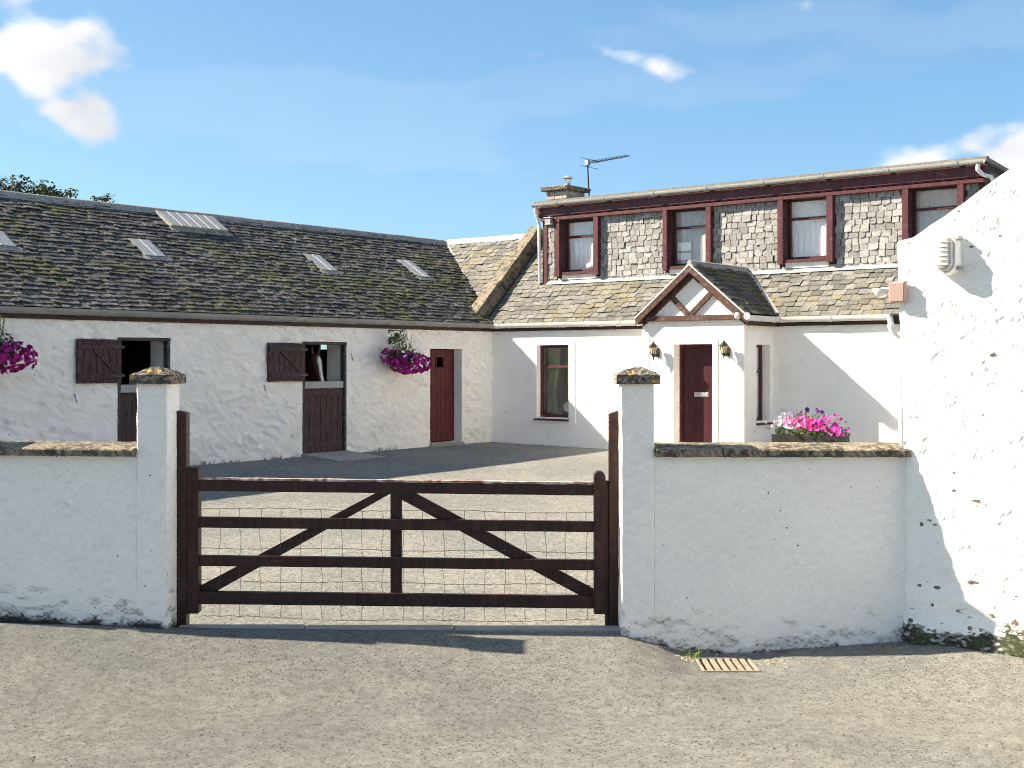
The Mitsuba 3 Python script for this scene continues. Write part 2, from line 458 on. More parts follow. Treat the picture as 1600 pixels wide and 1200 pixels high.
P('wired_glass', lambda p, n, uv: mix(mi.Color3f(.30, .30, .29), mi.Color3f(.42, .42, .41), fbm(p.x * 6, p.y * 6, p.z * 6, 3)), .22, .6)
P('net_curtain', lambda p, n, uv: mi.Color3f(.80, .80, .79) * (.9 + .2 * fbm(p.x * 9, p.y * 9, p.z * 9, 3)), .95)
P('net_grey', lambda p, n, uv: mi.Color3f(.42, .42, .42) * (.9 + .2 * fbm(p.x * 9, p.y * 9, p.z * 9, 3)), .95)
P('green_curtain', lambda p, n, uv: mix(mi.Color3f(.16, .22, .12), mi.Color3f(.34, .36, .27), noise(p.x * 22, p.y * 22, p.z * 2)), .95)
P('paper', (.80, .80, .80), .9)
P('china', (.5, .5, .48), .35, .5)
P('box_brown', (.33, .235, .215), .6)
P('bronze_grate', lambda p, n, uv: mix(mi.Color3f(.15, .132, .105), mi.Color3f(.30, .27, .215), fbm(p.x * 40, p.y * 40, p.z * 40, 3)), .75, .3)
P('purple_petal', lambda p, n, uv: mix(mi.Color3f(.20, .004, .10), mi.Color3f(.40, .015, .24), cell_rand(uv.x, 2.)), .8)
P('pink_petal', lambda p, n, uv: mix(mi.Color3f(.75, .06, .30), mi.Color3f(.85, .22, .50), cell_rand(uv.x, 2.)), .8)
P('magenta_petal', lambda p, n, uv: mix(mi.Color3f(.50, .02, .25), mi.Color3f(.66, .05, .42), cell_rand(uv.x, 2.)), .8)
P('lilac_petal', lambda p, n, uv: mix(mi.Color3f(.62, .50, .66), mi.Color3f(.80, .76, .80), cell_rand(uv.x, 2.)), .8)
P('violet_petal', lambda p, n, uv: mix(mi.Color3f(.07, .015, .13), mi.Color3f(.16, .03, .24), cell_rand(uv.x, 2.)), .8)
P('leaf', lambda p, n, uv: mix(mi.Color3f(.03, .055, .018), mi.Color3f(.075, .11, .03), cell_rand(uv.x, 2.)), .7)
P('leaf_dull', lambda p, n, uv: mix(mi.Color3f(.035, .045, .03), mi.Color3f(.09, .10, .07), cell_rand(uv.x, 2.)), .7)
P('leaf_bright', lambda p, n, uv: mix(mi.Color3f(.08, .15, .02), mi.Color3f(.16, .25, .04), cell_rand(uv.x, 2.)), .7)
P('tree_leaf', lambda p, n, uv: mix(mi.Color3f(.035, .055, .015), mi.Color3f(.09, .105, .035), cell_rand(uv.x, 2.)), .7)
P('bark', (.09, .07, .05), .95)
P('bay_coat', lambda p, n, uv: mix(mi.Color3f(.045, .018, .011), mi.Color3f(.085, .035, .020), fbm(p.x * 9, p.y * 9, p.z * 9, 3)), .6, .3)
P('chestnut_coat', lambda p, n, uv: mix(mi.Color3f(.38, .19, .08), mi.Color3f(.52, .28, .13), fbm(p.x * 9, p.y * 9, p.z * 9, 3)), .6, .3)
P('horse_hair', (.02, .016, .014), .7)
P('horse_white', (.75, .73, .68), .8)
P('planter', (.020, .020, .020), .6)
P('straw', (.50, .42, .25), .9)

# ---------------------------------------------------------------- ground
WX = np.array([-60, -6, -3.75, -2.5, -2.2, -.7, .78, 1.03, 1.5, 2.2, 2.8, 3.4, 4.5, 60])
WZ = np.array([-.15, -.17, -.225, -.262, -.270, -.284, -.304, -.366, -.425, -.395, -.350, -.262, -.20, -.15])


def road_z(x, y):
    w = np.interp(x, WX, WZ)
    t = np.clip((8.95 - y) / 1.6, 0, 1); t = t * t * (3 - 2 * t)
    base = -.43 + .012 * np.clip(-x, -3, 3) + .01 * np.clip(6.5 - y, 0, 8)
    z = w * (1 - t) + base * t
    return z + .006 * np.sin(x * 3.1 + y * 1.3) * np.clip((8.8 - y), 0, 1)


GX0, GX1, GY0, GY1, GZ = 1.285, 1.675, 8.41, 8.785, -.442


def drained(x, y):
    out = np.maximum(np.maximum(GX0 - x, x - GX1), np.maximum(GY0 - y, y - GY1))      # distance outside the grate
    k = np.clip(1 - out / .30, 0, 1); k = k * k * (3 - 2 * k)
    z = road_z(x, y)
    z = z * (1 - k) + (GZ - .004) * k
    return np.where(out < -.012, GZ - .40, z)


def yard_z(x, y):
    dx, dy = x - C0[0], y - C0[1]
    t = np.clip(-(dx * U[0] + dy * U[1]), 0, 30)
    v = np.clip(dx * V[0] + dy * V[1], 0, 30)
    return -.30 * (1 - np.exp(-(.02 * t * v + .03 * v)))


def ground_grid(xl, yl, fz):
    x, y = np.meshgrid(xl, yl, indexing='ij')
    v = np.c_[x.ravel(), y.ravel(), fz(x.ravel(), y.ravel())]
    n = len(yl); i, j = np.meshgrid(np.arange(len(xl) - 1), np.arange(n - 1), indexing='ij')
    q = (i * n + j).ravel()
    return trimesh.Trimesh(v, np.vstack([np.c_[q, q + n, q + n + 1], np.c_[q, q + n + 1, q + 1]]), process=False)


def dens(*segs):
    out = []
    for lo, hi, st in segs:
        out += list(np.arange(lo, hi - 1e-6, st))
    return np.array(out + [segs[-1][1]])


def road_f(x, y):
    f = drained(x, y)
    return np.where(y > 8.99, np.minimum(f, yard_z(x, y) - .03), f)


key = thing('road', 'sunlit tan grey chipped asphalt road in front of the gate', 'road', kind='structure')
fill(key, ground_grid(dens((-40, -6, 1.), (-6, 1.0, .06), (1.0, 2.0, .0125), (2.0, 6, .06), (6, 40, 1.)), dens((-30, 3, 1.), (3, 8.2, .05), (8.2, 8.9, .0125), (8.9, 9.3, .04)), road_f), 'road_asphalt', smooth=True)
key = thing('yard', 'asphalt courtyard between the stable and the farmhouse', 'courtyard', kind='structure')
ny = lambda x, y: yard_z(x, y) + .012 * (meshkit.noise(np.stack([x * 1.1, y * 1.1, 0 * x], -1)) - .5)
fill(key, ground_grid(dens((-40, -8, 1.), (-8, 12, .14), (12, 40, 1.)), dens((9.07, 27, .12), (27, 48, 1.)), ny), 'yard_asphalt', smooth=True)
key = thing('ground', 'rough grass land far round the farm', 'ground', kind='structure')
fill(key, ground_grid(np.array([-900, -300, -100, -41, 41, 100, 300, 900.]), np.array([-300, -60, -29, 0, 47, 100, 300, 1500.]), lambda x, y: np.where((np.abs(x) < 42) & (y > -30) & (y < 48), -1.2, -.5)), 'earth')
# threshold strip under the gate
key = thing('threshold_kerb', 'narrow concrete kerb strip across the gateway', 'kerb', kind='structure')
holders.discard('threshold_kerb')
kx = [-2.42, -1.50, -.42, .815]
for i in range(3):
    x0, x1 = kx[i] + .004, kx[i + 1] - .004
    m = bx(x0, x1, -9.10, -8.965, -.60, -.268 - .004 * i, .008)
    if i == 0:
        fill(key, FW.put(m), 'concrete')
    else:
        add('stone', FW.put(m), 'concrete', key)

# ---------------------------------------------------------------- slates
slate_id = [0]


class RoofPlane:
    """a along the eave, s up the slope, h off the plane"""

    def __init__(s, origin, A, S):
        A, S = np.asarray(A, float), np.asarray(S, float)
        N = np.cross(A, S)
        if N[2] < 0 and abs(N[2]) > .05 or (abs(N[2]) <= .05 and N @ np.array([0, -1, 0]) < 0):
            N = -N
        s.fr = Frame(origin, A, S, N)

    def pt(s, a, sl, h=0.):
        return s.fr.pt(a, sl, h)


def make_slates(rp, region, s0, rows, exposure_, wmin, wmax, thick, lift, bond_jit=.012, ragged=.01, holes=(), hang=1.55, gap=.004):
    """list of (mesh, centre) of single slates on the plane, clipped to the region polygon (a, s)"""
    out = []
    reg = Polygon(region)
    for h in holes:
        reg = reg.difference(h)
    amin, amax = reg.bounds[0], reg.bounds[2]
    inner = reg.buffer(-max(wmax, exposure_) * 1.2)
    for r in range(rows):
        a = amin - rng.uniform(0, wmax)
        while a < amax:
            w = rng.uniform(wmin, wmax)
            st = s0 + r * exposure_ + rng.normal(0, bond_jit)
            L = exposure_ * hang
            c1, c2 = rng.uniform(.0, .35, 2) * w * (rng.random(2) < .45)
            d = rng.uniform(-ragged, ragged, 3)
            g = gap * rng.uniform(.7, 1.5)
            pl = np.array([[a + g, st + c1 * .5 + d[0]], [a + g + c1, st], [a + w * .5, st + d[1]], [a + w - g - c2, st], [a + w - g, st + c2 * .5 + d[2]], [a + w - g, st + L], [a + g, st + L]])
            p = Polygon(pl)
            if not p.is_valid:
                p = p.buffer(0)
            tailmid = (a + w / 2, st + exposure_ / 2)
            if not inner.contains(p):
                p = p.intersection(reg)
                if p.is_empty or p.area < .002:
                    a += w; continue
                if p.geom_type != 'Polygon':
                    p = max(p.geoms, key=lambda q: q.area) if hasattr(p, 'geoms') else None
                    if p is None or p.geom_type != 'Polygon':
                        a += w; continue
                if p.interiors:
                    p = Polygon(p.exterior)
            t = thick * rng.uniform(.7, 1.5)
            try:
                m = extrude_polygon(p, t, engine='earcut')
            except Exception:
                a += w; continue
            v = np.array(m.vertices)
            lf = lift * rng.uniform(.75, 1.3)
            tw = rng.normal(0, .006)
            v[:, 2] += lf * (1 - (v[:, 1] - st) / L) + tw * (v[:, 0] - a) / w
            mm = rp.fr.put(trimesh.Trimesh(v, m.faces, process=False))
            out.append((mm, rp.pt(*tailmid, 0.)))
            a += w
    return out


def emit_slates(slates, bsdf, parent, limit=300, many='slates', one='slate', screen=True):
    """the slates that show largest are parts; the rest are one part"""
    def score(c):
        y = c[1]
        inx = abs(c[0] / y) < .415 if y > 0 else False
        return y if inx else y + 1000
    order = sorted(range(len(slates)), key=lambda i: score(slates[i][1]))
    for i in order[:limit]:
        m = slates[i][0]; slate_id[0] += 1
        uv = np.tile([slate_id[0] + .5, .5], (len(m.vertices), 1))
        add(one, m, bsdf, parent, uv=uv)
    rest = [slates[i][0] for i in order[limit:]]
    if rest:
        uvs = []
        for m in rest:
            slate_id[0] += 1
            uvs.append(np.tile([slate_id[0] + .5, .5], (len(m.vertices), 1)))
        add(many, cat(rest), bsdf, parent, uv=np.vstack(uvs), kind='stuff')


def pieces(meshes, bsdf, parent, name):
    for m in meshes:
        slate_id[0] += 1
        add(name, m, bsdf, parent, uv=np.tile([slate_id[0] + .5, .5], (len(m.vertices), 1)))


def gutter(fr, a0, a1, o, z, r, bsdf, parent, joints):
    k = np.linspace(math.pi, 2 * math.pi, 11)
    rv = r * 1.7
    outer = [(o + r * math.cos(t), z + rv * math.sin(t)) for t in k]
    inner = [(o + (r - .006) * math.cos(t), z + (rv - .006) * math.sin(t)) for t in k[::-1]]
    g = add('gutter', fr.put(prism(outer + inner, a0, a1)), bsdf, parent, smooth=40)
    outer = [(o + (r + .009) * math.cos(t), z + (rv + .009) * math.sin(t) + .002) for t in k]
    inner = [(o + (r + .001) * math.cos(t), z + (rv + .001) * math.sin(t) + .002) for t in k[::-1]]
    for j in joints:
        add('joint', fr.put(prism(outer + inner, j - .045, j + .045)), bsdf, g, smooth=40)
    return g


def plank_door(fr, a0, a1, o, z0, z1, n, bsdf, parent, name, th=.03, battens=(), brace=None, bat_o=.022, hole=None):
    d = add(name, fr.put(bx(a0 + .004, a1 - .004, o - th - .012, o - th, z0 + .004, z1 - .004)) if hole is None else fr.put(plate(Polygon([(a0 + .004, z0 + .004), (a1 - .004, z0 + .004), (a1 - .004, z1 - .004), (a0 + .004, z1 - .004)], [[(hole[0], hole[2]), (hole[1], hole[2]), (hole[1], hole[3]), (hole[0], hole[3])]]), o - th - .012, o - th)), bsdf, parent)
    e = np.linspace(a0, a1, n + 1)
    for i in range(n):
        dz = rng.uniform(-.004, .004)
        spans_ = [(e[i], e[i + 1], z0 + dz, z1 + dz)]
        if hole is not None and e[i + 1] > hole[0] and e[i] < hole[1]:        # boards cut round the opening
            spans_ = [(e[i], e[i + 1], z0 + dz, hole[2]), (e[i], e[i + 1], hole[3], z1 + dz)]
            if e[i] < hole[0] - .02:
                spans_.append((e[i], hole[0] + .0035, hole[2] + .002, hole[3] - .002))
            if e[i + 1] > hole[1] + .02:
                spans_.append((hole[1] - .0035, e[i + 1], hole[2] + .002, hole[3] - .002))
        oo_ = o + rng.uniform(-.002, .002)
        for q0, q1, q2, q3 in spans_:
            add('plank', fr.put(bx(q0 + .0035, q1 - .0035, o - th, oo_, q2, q3, .004)), bsdf, d)
    for b0, b1 in battens:
        add('batten', fr.put(bx(a0 + .012, a1 - .012, o + .002, o + bat_o, b0, b1, .004)), bsdf, d)
    if brace:
        p, q = brace
        add('brace', fr.put(bar((p[0], o + .002 + bat_o / 2, p[1]), (q[0], o + .002 + bat_o / 2, q[1]), bat_o, .05, (0, 0, 1), .003)), 'dark_fascia', d)
    return d


# ---------------------------------------------------------------- stable
stable = thing('stable', 'long white rubble stable range with mossy slate roof and open half doors', 'stable')
EAVE_O, EAVE_Z, RIDGE_Z, W_S, W_B = .10, 2.40, 4.37, 3.06, 1.99
pS = math.atan2(RIDGE_Z - EAVE_Z, W_S + EAVE_O)
pB = math.atan2(RIDGE_Z - EAVE_Z, W_B + EAVE_O)
LS = (RIDGE_Z - EAVE_Z) / math.sin(pS)
LB = (RIDGE_Z - EAVE_Z) / math.sin(pB)
T_END = 14.0


def lime_relief(amp, seed):
    def fo(a, z):
        p = np.stack([a, z, 0 * a], -1)
        broad = meshkit.fbm(p * [2.2, 2.6, 1], 3, seed) - .5
        q = p * [7.0, 13.0, 1] + .9 * np.stack([meshkit.noise(p * 4, seed + 5), meshkit.noise(p * 4, seed + 6), 0 * a], -1)
        stone = meshkit.fbm(q, 4, seed + 3)
        crease = 1 - np.abs(meshkit.fbm(q * .8 + 4, 3, seed + 9) - .5) * 2
        return amp * (1.6 * broad + 1.2 * np.clip((stone - .42) * 3.0, 0, 1) - 1.1 * np.clip((crease - .90) * 10, 0, 1))
    return fo


D1, D2, DR = (7.80, 8.72, -.1, 2.00), (4.06, 5.08, -.1, 1.98), (.93, 1.853, .055, 1.885)
flat = lambda f, hs: (lambda a, z: f(a, z) * np.clip(np.min([np.maximum(np.maximum(h[0] - a, a - h[1]), np.maximum(h[2] - z, z - h[3])) for h in hs], axis=0) / .12, .12, 1))
add('wall', FS.put(wall_with_holes(0, T_END, -.35, 2.40, [(*D1, .50), (*D2, .50), (*DR, .30)], .030, flat(lime_relief(.030, 3), [D1, D2, DR]))),
    'limewash', stable, smooth=50)
# the other walls and the inside
VB = -(2 * W_S)
UE = 2 * W_B + .0
inn = [quad(FS.pt(T_END, 0, -.3), FS.pt(T_END, VB, -.3), FS.pt(T_END, VB, EAVE_Z), FS.pt(T_END, 0, EAVE_Z)),
       trimesh.Trimesh([FS.pt(T_END, 0, EAVE_Z), FS.pt(T_END, VB, EAVE_Z), FS.pt(T_END, -W_S, RIDGE_Z)], [[0, 1, 2]], process=False),
       quad(FS.pt(-UE, VB, -.3), FS.pt(-UE, -.3, -.3), FS.pt(-UE, -.3, EAVE_Z), FS.pt(-UE, VB, EAVE_Z))]
bwf = FS.put(trimesh.Trimesh(*(lambda m: (m.vertices, m.faces))(wall_with_holes(-UE, T_END, -.3, EAVE_Z, [(-1.25, -.90, 1.93, 2.12, .1)], 2., lambda a, z: 0 * a, .1)), process=False))
bwf.apply_translation(V * VB)
add('back_wall', cat(inn + [bwf]), 'inside_wall', stable)
add('stall_floor', quad(FS.pt(T_END, -.02, .0), FS.pt(T_END, VB, .0), FS.pt(-UE, VB, .0), FS.pt(-UE, -.02, .0)), 'floor_dark', stable)
# stall partitions: dark boards between the boxes
for t in (3.30, 6.40, 10.2):
    add('stall_partition', FS.put(bx(t - .05, t + .05, -4.6, -.5, 0, 2.05 if t != 3.30 else 1.5)), 'partition_board', stable)

RS = RoofPlane(FS.pt(0, EAVE_O, EAVE_Z), -U, -V * math.cos(pS) + ZZ * math.sin(pS))
RB = RoofPlane(FH.pt(0, EAVE_O, EAVE_Z), V, U * math.cos(pB) + ZZ * math.sin(pB))
# valley: inner corner of the two eaves up to the meeting ridges
va = lambda s: -EAVE_O * 1.0 - (W_B + 0) * s / LS          # a (=t) of the valley on the stable plane
regS = [(T_END, -.02), (.0 - .10 + .04, -.02), (-W_B + .03, LS), (T_END, LS)]
sky_rects = {'big': (4.73, 6.00, 3.06, 3.62), 'two': (6.84, 7.25, 1.84, 2.42), 'left': (9.55, 10.05, 1.80, 2.28), 'a': (2.95, 3.36, 1.80, 2.42), 'b': (.29, .68, 1.83, 2.55)}
add('roof', cat(quad(*[RS.pt(a, s, -.004) for a, s in [(T_END, 0), (-.1, 0), (-W_B, LS), (T_END, LS)]]),
                quad(FS.pt(T_END, -W_S, RIDGE_Z), FS.pt(-W_B, -W_S, RIDGE_Z), FS.pt(-UE, VB, EAVE_Z), FS.pt(T_END, VB, EAVE_Z)),
                quad(*[RB.pt(a, s, -.004) for a, s in [(-.1, 0), (-.02, 0), (-.02, LB), (-W_S, LB)]]),
                quad(FS.pt(-W_B, -W_S, RIDGE_Z), FS.pt(-W_B, .1, RIDGE_Z), FS.pt(-UE, .1, EAVE_Z), FS.pt(-UE, VB, EAVE_Z))), 'roof_felt', stable)
roofS = stable + '__roof'
holes = [sbox(r[0], r[2], r[1], r[3]) for r in sky_rects.values()]
sl = make_slates(RS, regS, -.03, 30, LS / 29.6, .12, .21, .012, .026, holes=holes, ragged=.009, bond_jit=.006)
emit_slates(sl, 'slate_stable', roofS, 300)
sl = make_slates(RB, [(-.36, LB * .26 / 2.96), (-.36, LB), (-W_S + .06, LB)], -.03, 23, LB / 21.5, .15, .25, .010, .018)
emit_slates(sl, 'slate_house', roofS, 0, many='valley_slates')
# lead valley, ridge pieces
p0, p1 = FS.pt(-.02, .02, EAVE_Z + .05), FS.pt(-W_B, -W_S, RIDGE_Z + .02)
vd = (p1 - p0) / np.linalg.norm(p1 - p0)
vp = []
for k in range(9):
    w = .035 + .012 * rng.random()
    c = p0 + (p1 - p0) * k / 8 + np.array([0, 0, .028 + .01 * rng.random()])
    e = np.cross(vd, ZZ); e /= np.linalg.norm(e)
    vp.append((c - e * w, c + e * w, c - e * w - ZZ * .06, c + e * w - ZZ * .06))
vv = np.array(vp).reshape(-1, 3); vf = []
for k in range(8):
    i = 4 * k
    vf += [[i, i + 1, i + 5], [i, i + 5, i + 4], [i + 2, i, i + 4], [i + 2, i + 4, i + 6], [i + 1, i + 3, i + 7], [i + 1, i + 7, i + 5]]
add('valley_flashing', trimesh.Trimesh(vv, vf, process=False), 'lead', roofS)


def ridge_piece(fr, a0, a1, z, wing_l, wing_r, pl, pr):
    """angled ridge capping: two wings and a roll"""
    q = [(-wing_l * math.cos(pl), -wing_l * math.sin(pl)), (-.045, -.02), (-.036, .020), (0, .036), (.036, .020), (.045, -.02), (wing_r * math.cos(pr), -wing_r * math.sin(pr)),
         (wing_r * math.cos(pr), -wing_r * math.sin(pr) - .014), (0, -.03), (-wing_l * math.cos(pl), -wing_l * math.sin(pl) - .014)]
    return fr.put(prism([(o, zz + z) for o, zz in q], a0, a1))


FSr = Frame(FS.pt(0, -W_S, 0), -U, V)
FBr = Frame(FH.pt(0, -W_B, 0), V, -U)
t = -W_B - .05
while t < T_END - .1:
    L = .60 + rng.uniform(-.04, .04)
    add('ridge_piece', ridge_piece(FSr, t + .004, t + L - .004, RIDGE_Z + .045 + rng.uniform(-.004, .004), .16, .16, pS, pS), 'ridge_clay', roofS)
    t += L
t = -W_S - .05
while t < -.55:
    add('ridge_piece', ridge_piece(FBr, t + .004, t + .596, RIDGE_Z + .045 + rng.uniform(-.004, .004), .12, .12, pB, pB), 'lead', roofS)
    t += .60

for nm, (a0, a1, s0, s1) in sky_rects.items():
    up = .085 if nm == 'big' else .05
    fr = Frame(RS.pt(0, 0), RS.fr.M[0], RS.fr.M[1], RS.fr.M[2])
    n = {'big': 6, 'two': 2, 'left': 2, 'a': 2, 'b': 2}[nm]
    e = .022
    rim = cat(bx(a0, a0 + e, s0, s1, -.01, up), bx(a1 - e, a1, s0, s1, -.01, up), bx(a0 + e, a1 - e, s1 - e, s1, -.01, up), bx(a0 + e, a1 - e, s0, s0 + e, -.01, up - .012))
    k = add('skylight', fr.put(rim), 'lead_grey', stable, label={'big': 'long six pane skylight just under the ridge'}.get(nm))
    add('apron', fr.put(bx(a0 - .05, a1 + .05, s0 - .13, s0 - .002, .030, .040)), 'lead_grey', k)
    es = np.linspace(a0 + e, a1 - e, n + 1)
    for i in range(n):
        add('pane', fr.put(bx(es[i] + .004, es[i + 1] - .004, s0 - .02, s1 - e, up + .001 + .002 * rng.random(), up + .007)), 'wired_glass', k)
        if i:
            add('glazing_bar', fr.put(bx(es[i] - .008, es[i] + .008, s0 - .02, s1 - e, up - .01, up + .016)), 'lead', k)

add('fascia', FS.put(bx(.05, T_END, .03, .055, 2.245, 2.375)), 'dark_fascia', stable)
gutter(FS, .03, T_END, .112, 2.402, .054, 'gutter_grey', stable, [.5, 1.45, 2.0, 3.0, 4.0, 5.4, 7.2, 9.05, 11])
for t in np.arange(.9, T_END, .92):
    add('gutter_bracket', FS.put(bx(t - .012, t + .012, .055, .10, 2.33, 2.345)), 'black_metal', stable)

for (d, leaf, nsh) in ((D1, (7.84, 8.68), 7), (D2, (4.11, 5.03), 7)):
    fkey = add('door_frame', FS.put(cat(bx(d[0] - .005, d[0] + .05, -.10, .012, 0, d[3] - .045, .005), bx(d[1] - .045, d[1] + .008, -.10, .012, 0, d[3] - .045, .005),
                                       bx(d[0] - .01, d[1] + .012, -.10, .018, d[3] - .045, d[3] + .005, .005))), 'stable_frame', stable)
    k = plank_door(FS, leaf[0] + .0, leaf[1], -.03, .05, 1.165, 7, 'stable_wood', stable, 'lower_door', battens=((1.03, 1.13), (.16, .26)), bat_o=.012)
    add('kick_strip', FS.put(bx(leaf[0], leaf[1], -.062, -.012, 1.17, 1.292, .004)), 'galvanised', k)
    add('bolt', FS.put(cat(bx(leaf[0] + .06, leaf[0] + .17, -.012, .004, 1.075, 1.095), bx(leaf[0] + .07, leaf[0] + .09, -.012, .014, 1.06, 1.11))), 'black_metal', k)
for (a0, a1, z0, z1) in ((8.70, 9.445, 1.318, 1.968), (5.085, 5.90, 1.302, 1.955)):
    k = plank_door(FS, a0, a1, .075, z0, z1, 7, 'stable_wood', stable, 'upper_door', battens=((z0 + .07, z0 + .15), (z1 - .15, z1 - .07)),
                   brace=((a1 - .27, z1 - .15), (a0 + .10, z0 + .15)))
    for zz in (z0 + .11, z1 - .11):
        add('hinge', FS.put(bx(a0 - .03, a0 + .16, .098, .104, zz - .018, zz + .018)), 'black_metal', k)
k = plank_door(FS, DR[0] + .0, DR[1], -.20, .075, 1.875, 7, 'red_paint', stable, 'red_door', battens=(), th=.03, hole=(1.26, 1.465, 1.525, 1.725))
add('hatch_frame', FS.put(cat(bx(1.245, 1.26, -.199, -.185, 1.51, 1.74), bx(1.465, 1.48, -.199, -.185, 1.51, 1.74), bx(1.26, 1.465, -.199, -.185, 1.725, 1.74), bx(1.26, 1.465, -.199, -.185, 1.51, 1.525))), 'red_paint', k)
add('doorstep', FS.put(bx(.90, 1.88, -.25, .06, -.2, .055, .006)), 'concrete', stable)
add('doorstep', FS.put(prism([(-.02, -.2), (.95, -.2), (.95, -.018), (-.02, .05)], 4.02, 5.12)), 'concrete', stable, label='flat concrete ramp in front of the second stable door')
for t, z in ((5.95, 1.19), (9.456, 1.11), (3.96, 1.72)):
    h = cat(tube([FS.pt(t, 0, z + .06), FS.pt(t, .03, z + .06), FS.pt(t - .03, .03, z - .05), FS.pt(t - .045, .03, z - .07)], .006, 6))
    add('wall_hook', h, 'black_metal', stable)

# ---------------------------------------------------------------- farmhouse
house = thing('farmhouse', 'white farmhouse with slate hung dormer and gabled porch, maroon trim', 'house')
V_END = 9.70
WIN = (1.164, 1.951, .54, 1.963)
smoothf = lambda a, z: .004 * (meshkit.fbm(np.stack([a * 2, z * 2, 0 * a], -1), 3, 4) - .5)
PV0, PV1, PO = 4.35, 6.33, 1.06
add('wall', cat(FH.put(wall_with_holes(0.0, V_END, -.45, 2.40, [(*WIN, .16), (PV0 + .1, PV1 - .1, -.2, 2.1, .3)], .12, smoothf)),
                quad(FH.pt(V_END, 0, -.5), FH.pt(V_END, -UE, -.5), FH.pt(V_END, -UE, EAVE_Z), FH.pt(V_END, 0, EAVE_Z)),
                trimesh.Trimesh([FH.pt(V_END, 0, EAVE_Z), FH.pt(V_END, -UE, EAVE_Z), FH.pt(V_END, -W_B, RIDGE_Z)], [[0, 1, 2]], process=False),
                quad(FH.pt(-.02, -UE, -.5), FH.pt(V_END, -UE, -.5), FH.pt(V_END, -UE, EAVE_Z), FH.pt(-.02, -UE, EAVE_Z)),
                quad(FH.pt(-.02, .0, -.5), FH.pt(-.02, -UE, -.5), FH.pt(-.02, -UE, EAVE_Z), FH.pt(-.02, 0, EAVE_Z)),
                trimesh.Trimesh([FH.pt(-.02, 0, EAVE_Z), FH.pt(-.02, -UE, EAVE_Z), FH.pt(-.02, -W_B, RIDGE_Z)], [[0, 1, 2]], process=False)), 'render_white', house, smooth=40)
add('room_floor', quad(FH.pt(0, 0, .0), FH.pt(V_END, 0, .0), FH.pt(V_END, -UE, .0), FH.pt(0, -UE, .0)), 'floor_dark', house)
add('room_partition', FH.put(cat(bx(.02, V_END, -2.6, -2.55, 0, 2.4), bx(3.6, 3.65, -2.55, -.3, 0, 2.4), bx(.02, V_END, -UE + .02, -.02, 2.42, 2.45))), 'inside_wall', house)
# raised margins round the window
def margin(fr, a0, a1, z0, z1, hole, o0, o1, parent):
    ring = Polygon([(a0, z0), (a1, z0), (a1, z1), (a0, z1)], [[(hole[0], hole[2]), (hole[1], hole[2]), (hole[1], hole[3]), (hole[0], hole[3])]])
    return add('window_margin', fr.put(plate(ring, o0, o1)), 'render_white', parent)


margin(FH, .938, 2.105, .44, 2.08, WIN, -.02, .014, house)


def window(fr, hole, o, parent, paint, transom=None, sill=True, bars=.05, inner=True, tilt=0., glass='pane_glass', label=None):
    a0, a1, z0, z1 = hole
    k = add('window', fr.put(cat(bx(a0, a0 + bars, o - .05, o, z0, z1, .004), bx(a1 - bars, a1, o - .05, o, z0, z1, .004), bx(a0 + bars, a1 - bars, o - .05, o, z1 - bars, z1, .004),
                                 bx(a0 + bars, a1 - bars, o - .05, o, z0, z0 + bars * 1.1, .004))), paint, parent, label=label)
    zs = [z0 + bars * 1.1, z1 - bars]
    if transom:
        add('transom', fr.put(bx(a0 + bars, a1 - bars, o - .05, o + .008, transom - .022, transom + .022, .004)), paint, k)
        zs = [zs[0], transom - .022, transom + .022, zs[1]]
    for i in range(0, len(zs), 2):
        add('pane', fr.put(quad((a0 + bars, o - .025, zs[i]), (a1 - bars, o - .025, zs[i]), (a1 - bars, o - .025, zs[i + 1]), (a0 + bars, o - .025, zs[i + 1]))), glass, k)
    if sill:
        add('sill', fr.put(prism([(o - .03, z0 - .005), (o + .19, z0 - .03), (o + .19, z0 - .06), (o - .03, z0 - .06)], a0 - .03, a1 + .01)), paint, k)
    return k


window(FH, WIN, -.11, house, 'maroon_paint', 1.535, True, .055)


def cloth(fr, a0, a1, z0, z1, o, amp, waves, swag=0., n=40, gather=None):
    al = np.linspace(a0, a1, n); zl = np.linspace(z0, z1, 16)
    m = sheet(al, zl, lambda a, z: o + amp * np.sin((a - a0) / (a1 - a0) * waves * 2 * np.pi + 1.3 * np.sin(z * 3)) )
    v = np.array(m.vertices)
    if gather:
        k = (v[:, 2] - z0) / (z1 - z0)
        g = gather(k)
        v[:, 0] = a0 + (v[:, 0] - a0) * g
    if swag:
        q = (v[:, 0] - a0) / (a1 - a0)
        bot = v[:, 2] < z0 + .01 * (z1 - z0)
        v[:, 2] = z1 + (v[:, 2] - z1) * (1 - swag * np.sin(np.pi * q))
    return fr.put(trimesh.Trimesh(v, m.faces, process=False))


ck = thing('curtain', 'pale green drape tied at the left of the ground floor window', 'curtain')
fill(ck, cloth(FH, 1.20, 1.52, .62, 1.92, -.30, .022, 5, gather=lambda k: .62 + .38 * np.abs(k - .35) ** .7 * 1.3), 'green_curtain', smooth=True)
pk = thing('plate', 'round ribbed plate standing on the ground floor window sill', 'plate')
ring = lathe([(0., .012), (.05, .012), (.062, .02), (.095, .028), (.10, .026), (.062, .012), (0., .004)], 24)
ring.apply_transform(np.array([[1, 0, 0, 0], [0, 0, 1, 0], [0, -1, 0, 0], [0, 0, 0, 1.]]))
ring.apply_translation((1.75, -.26, .745))
fill(pk, FH.put(ring), 'china', smooth=40)

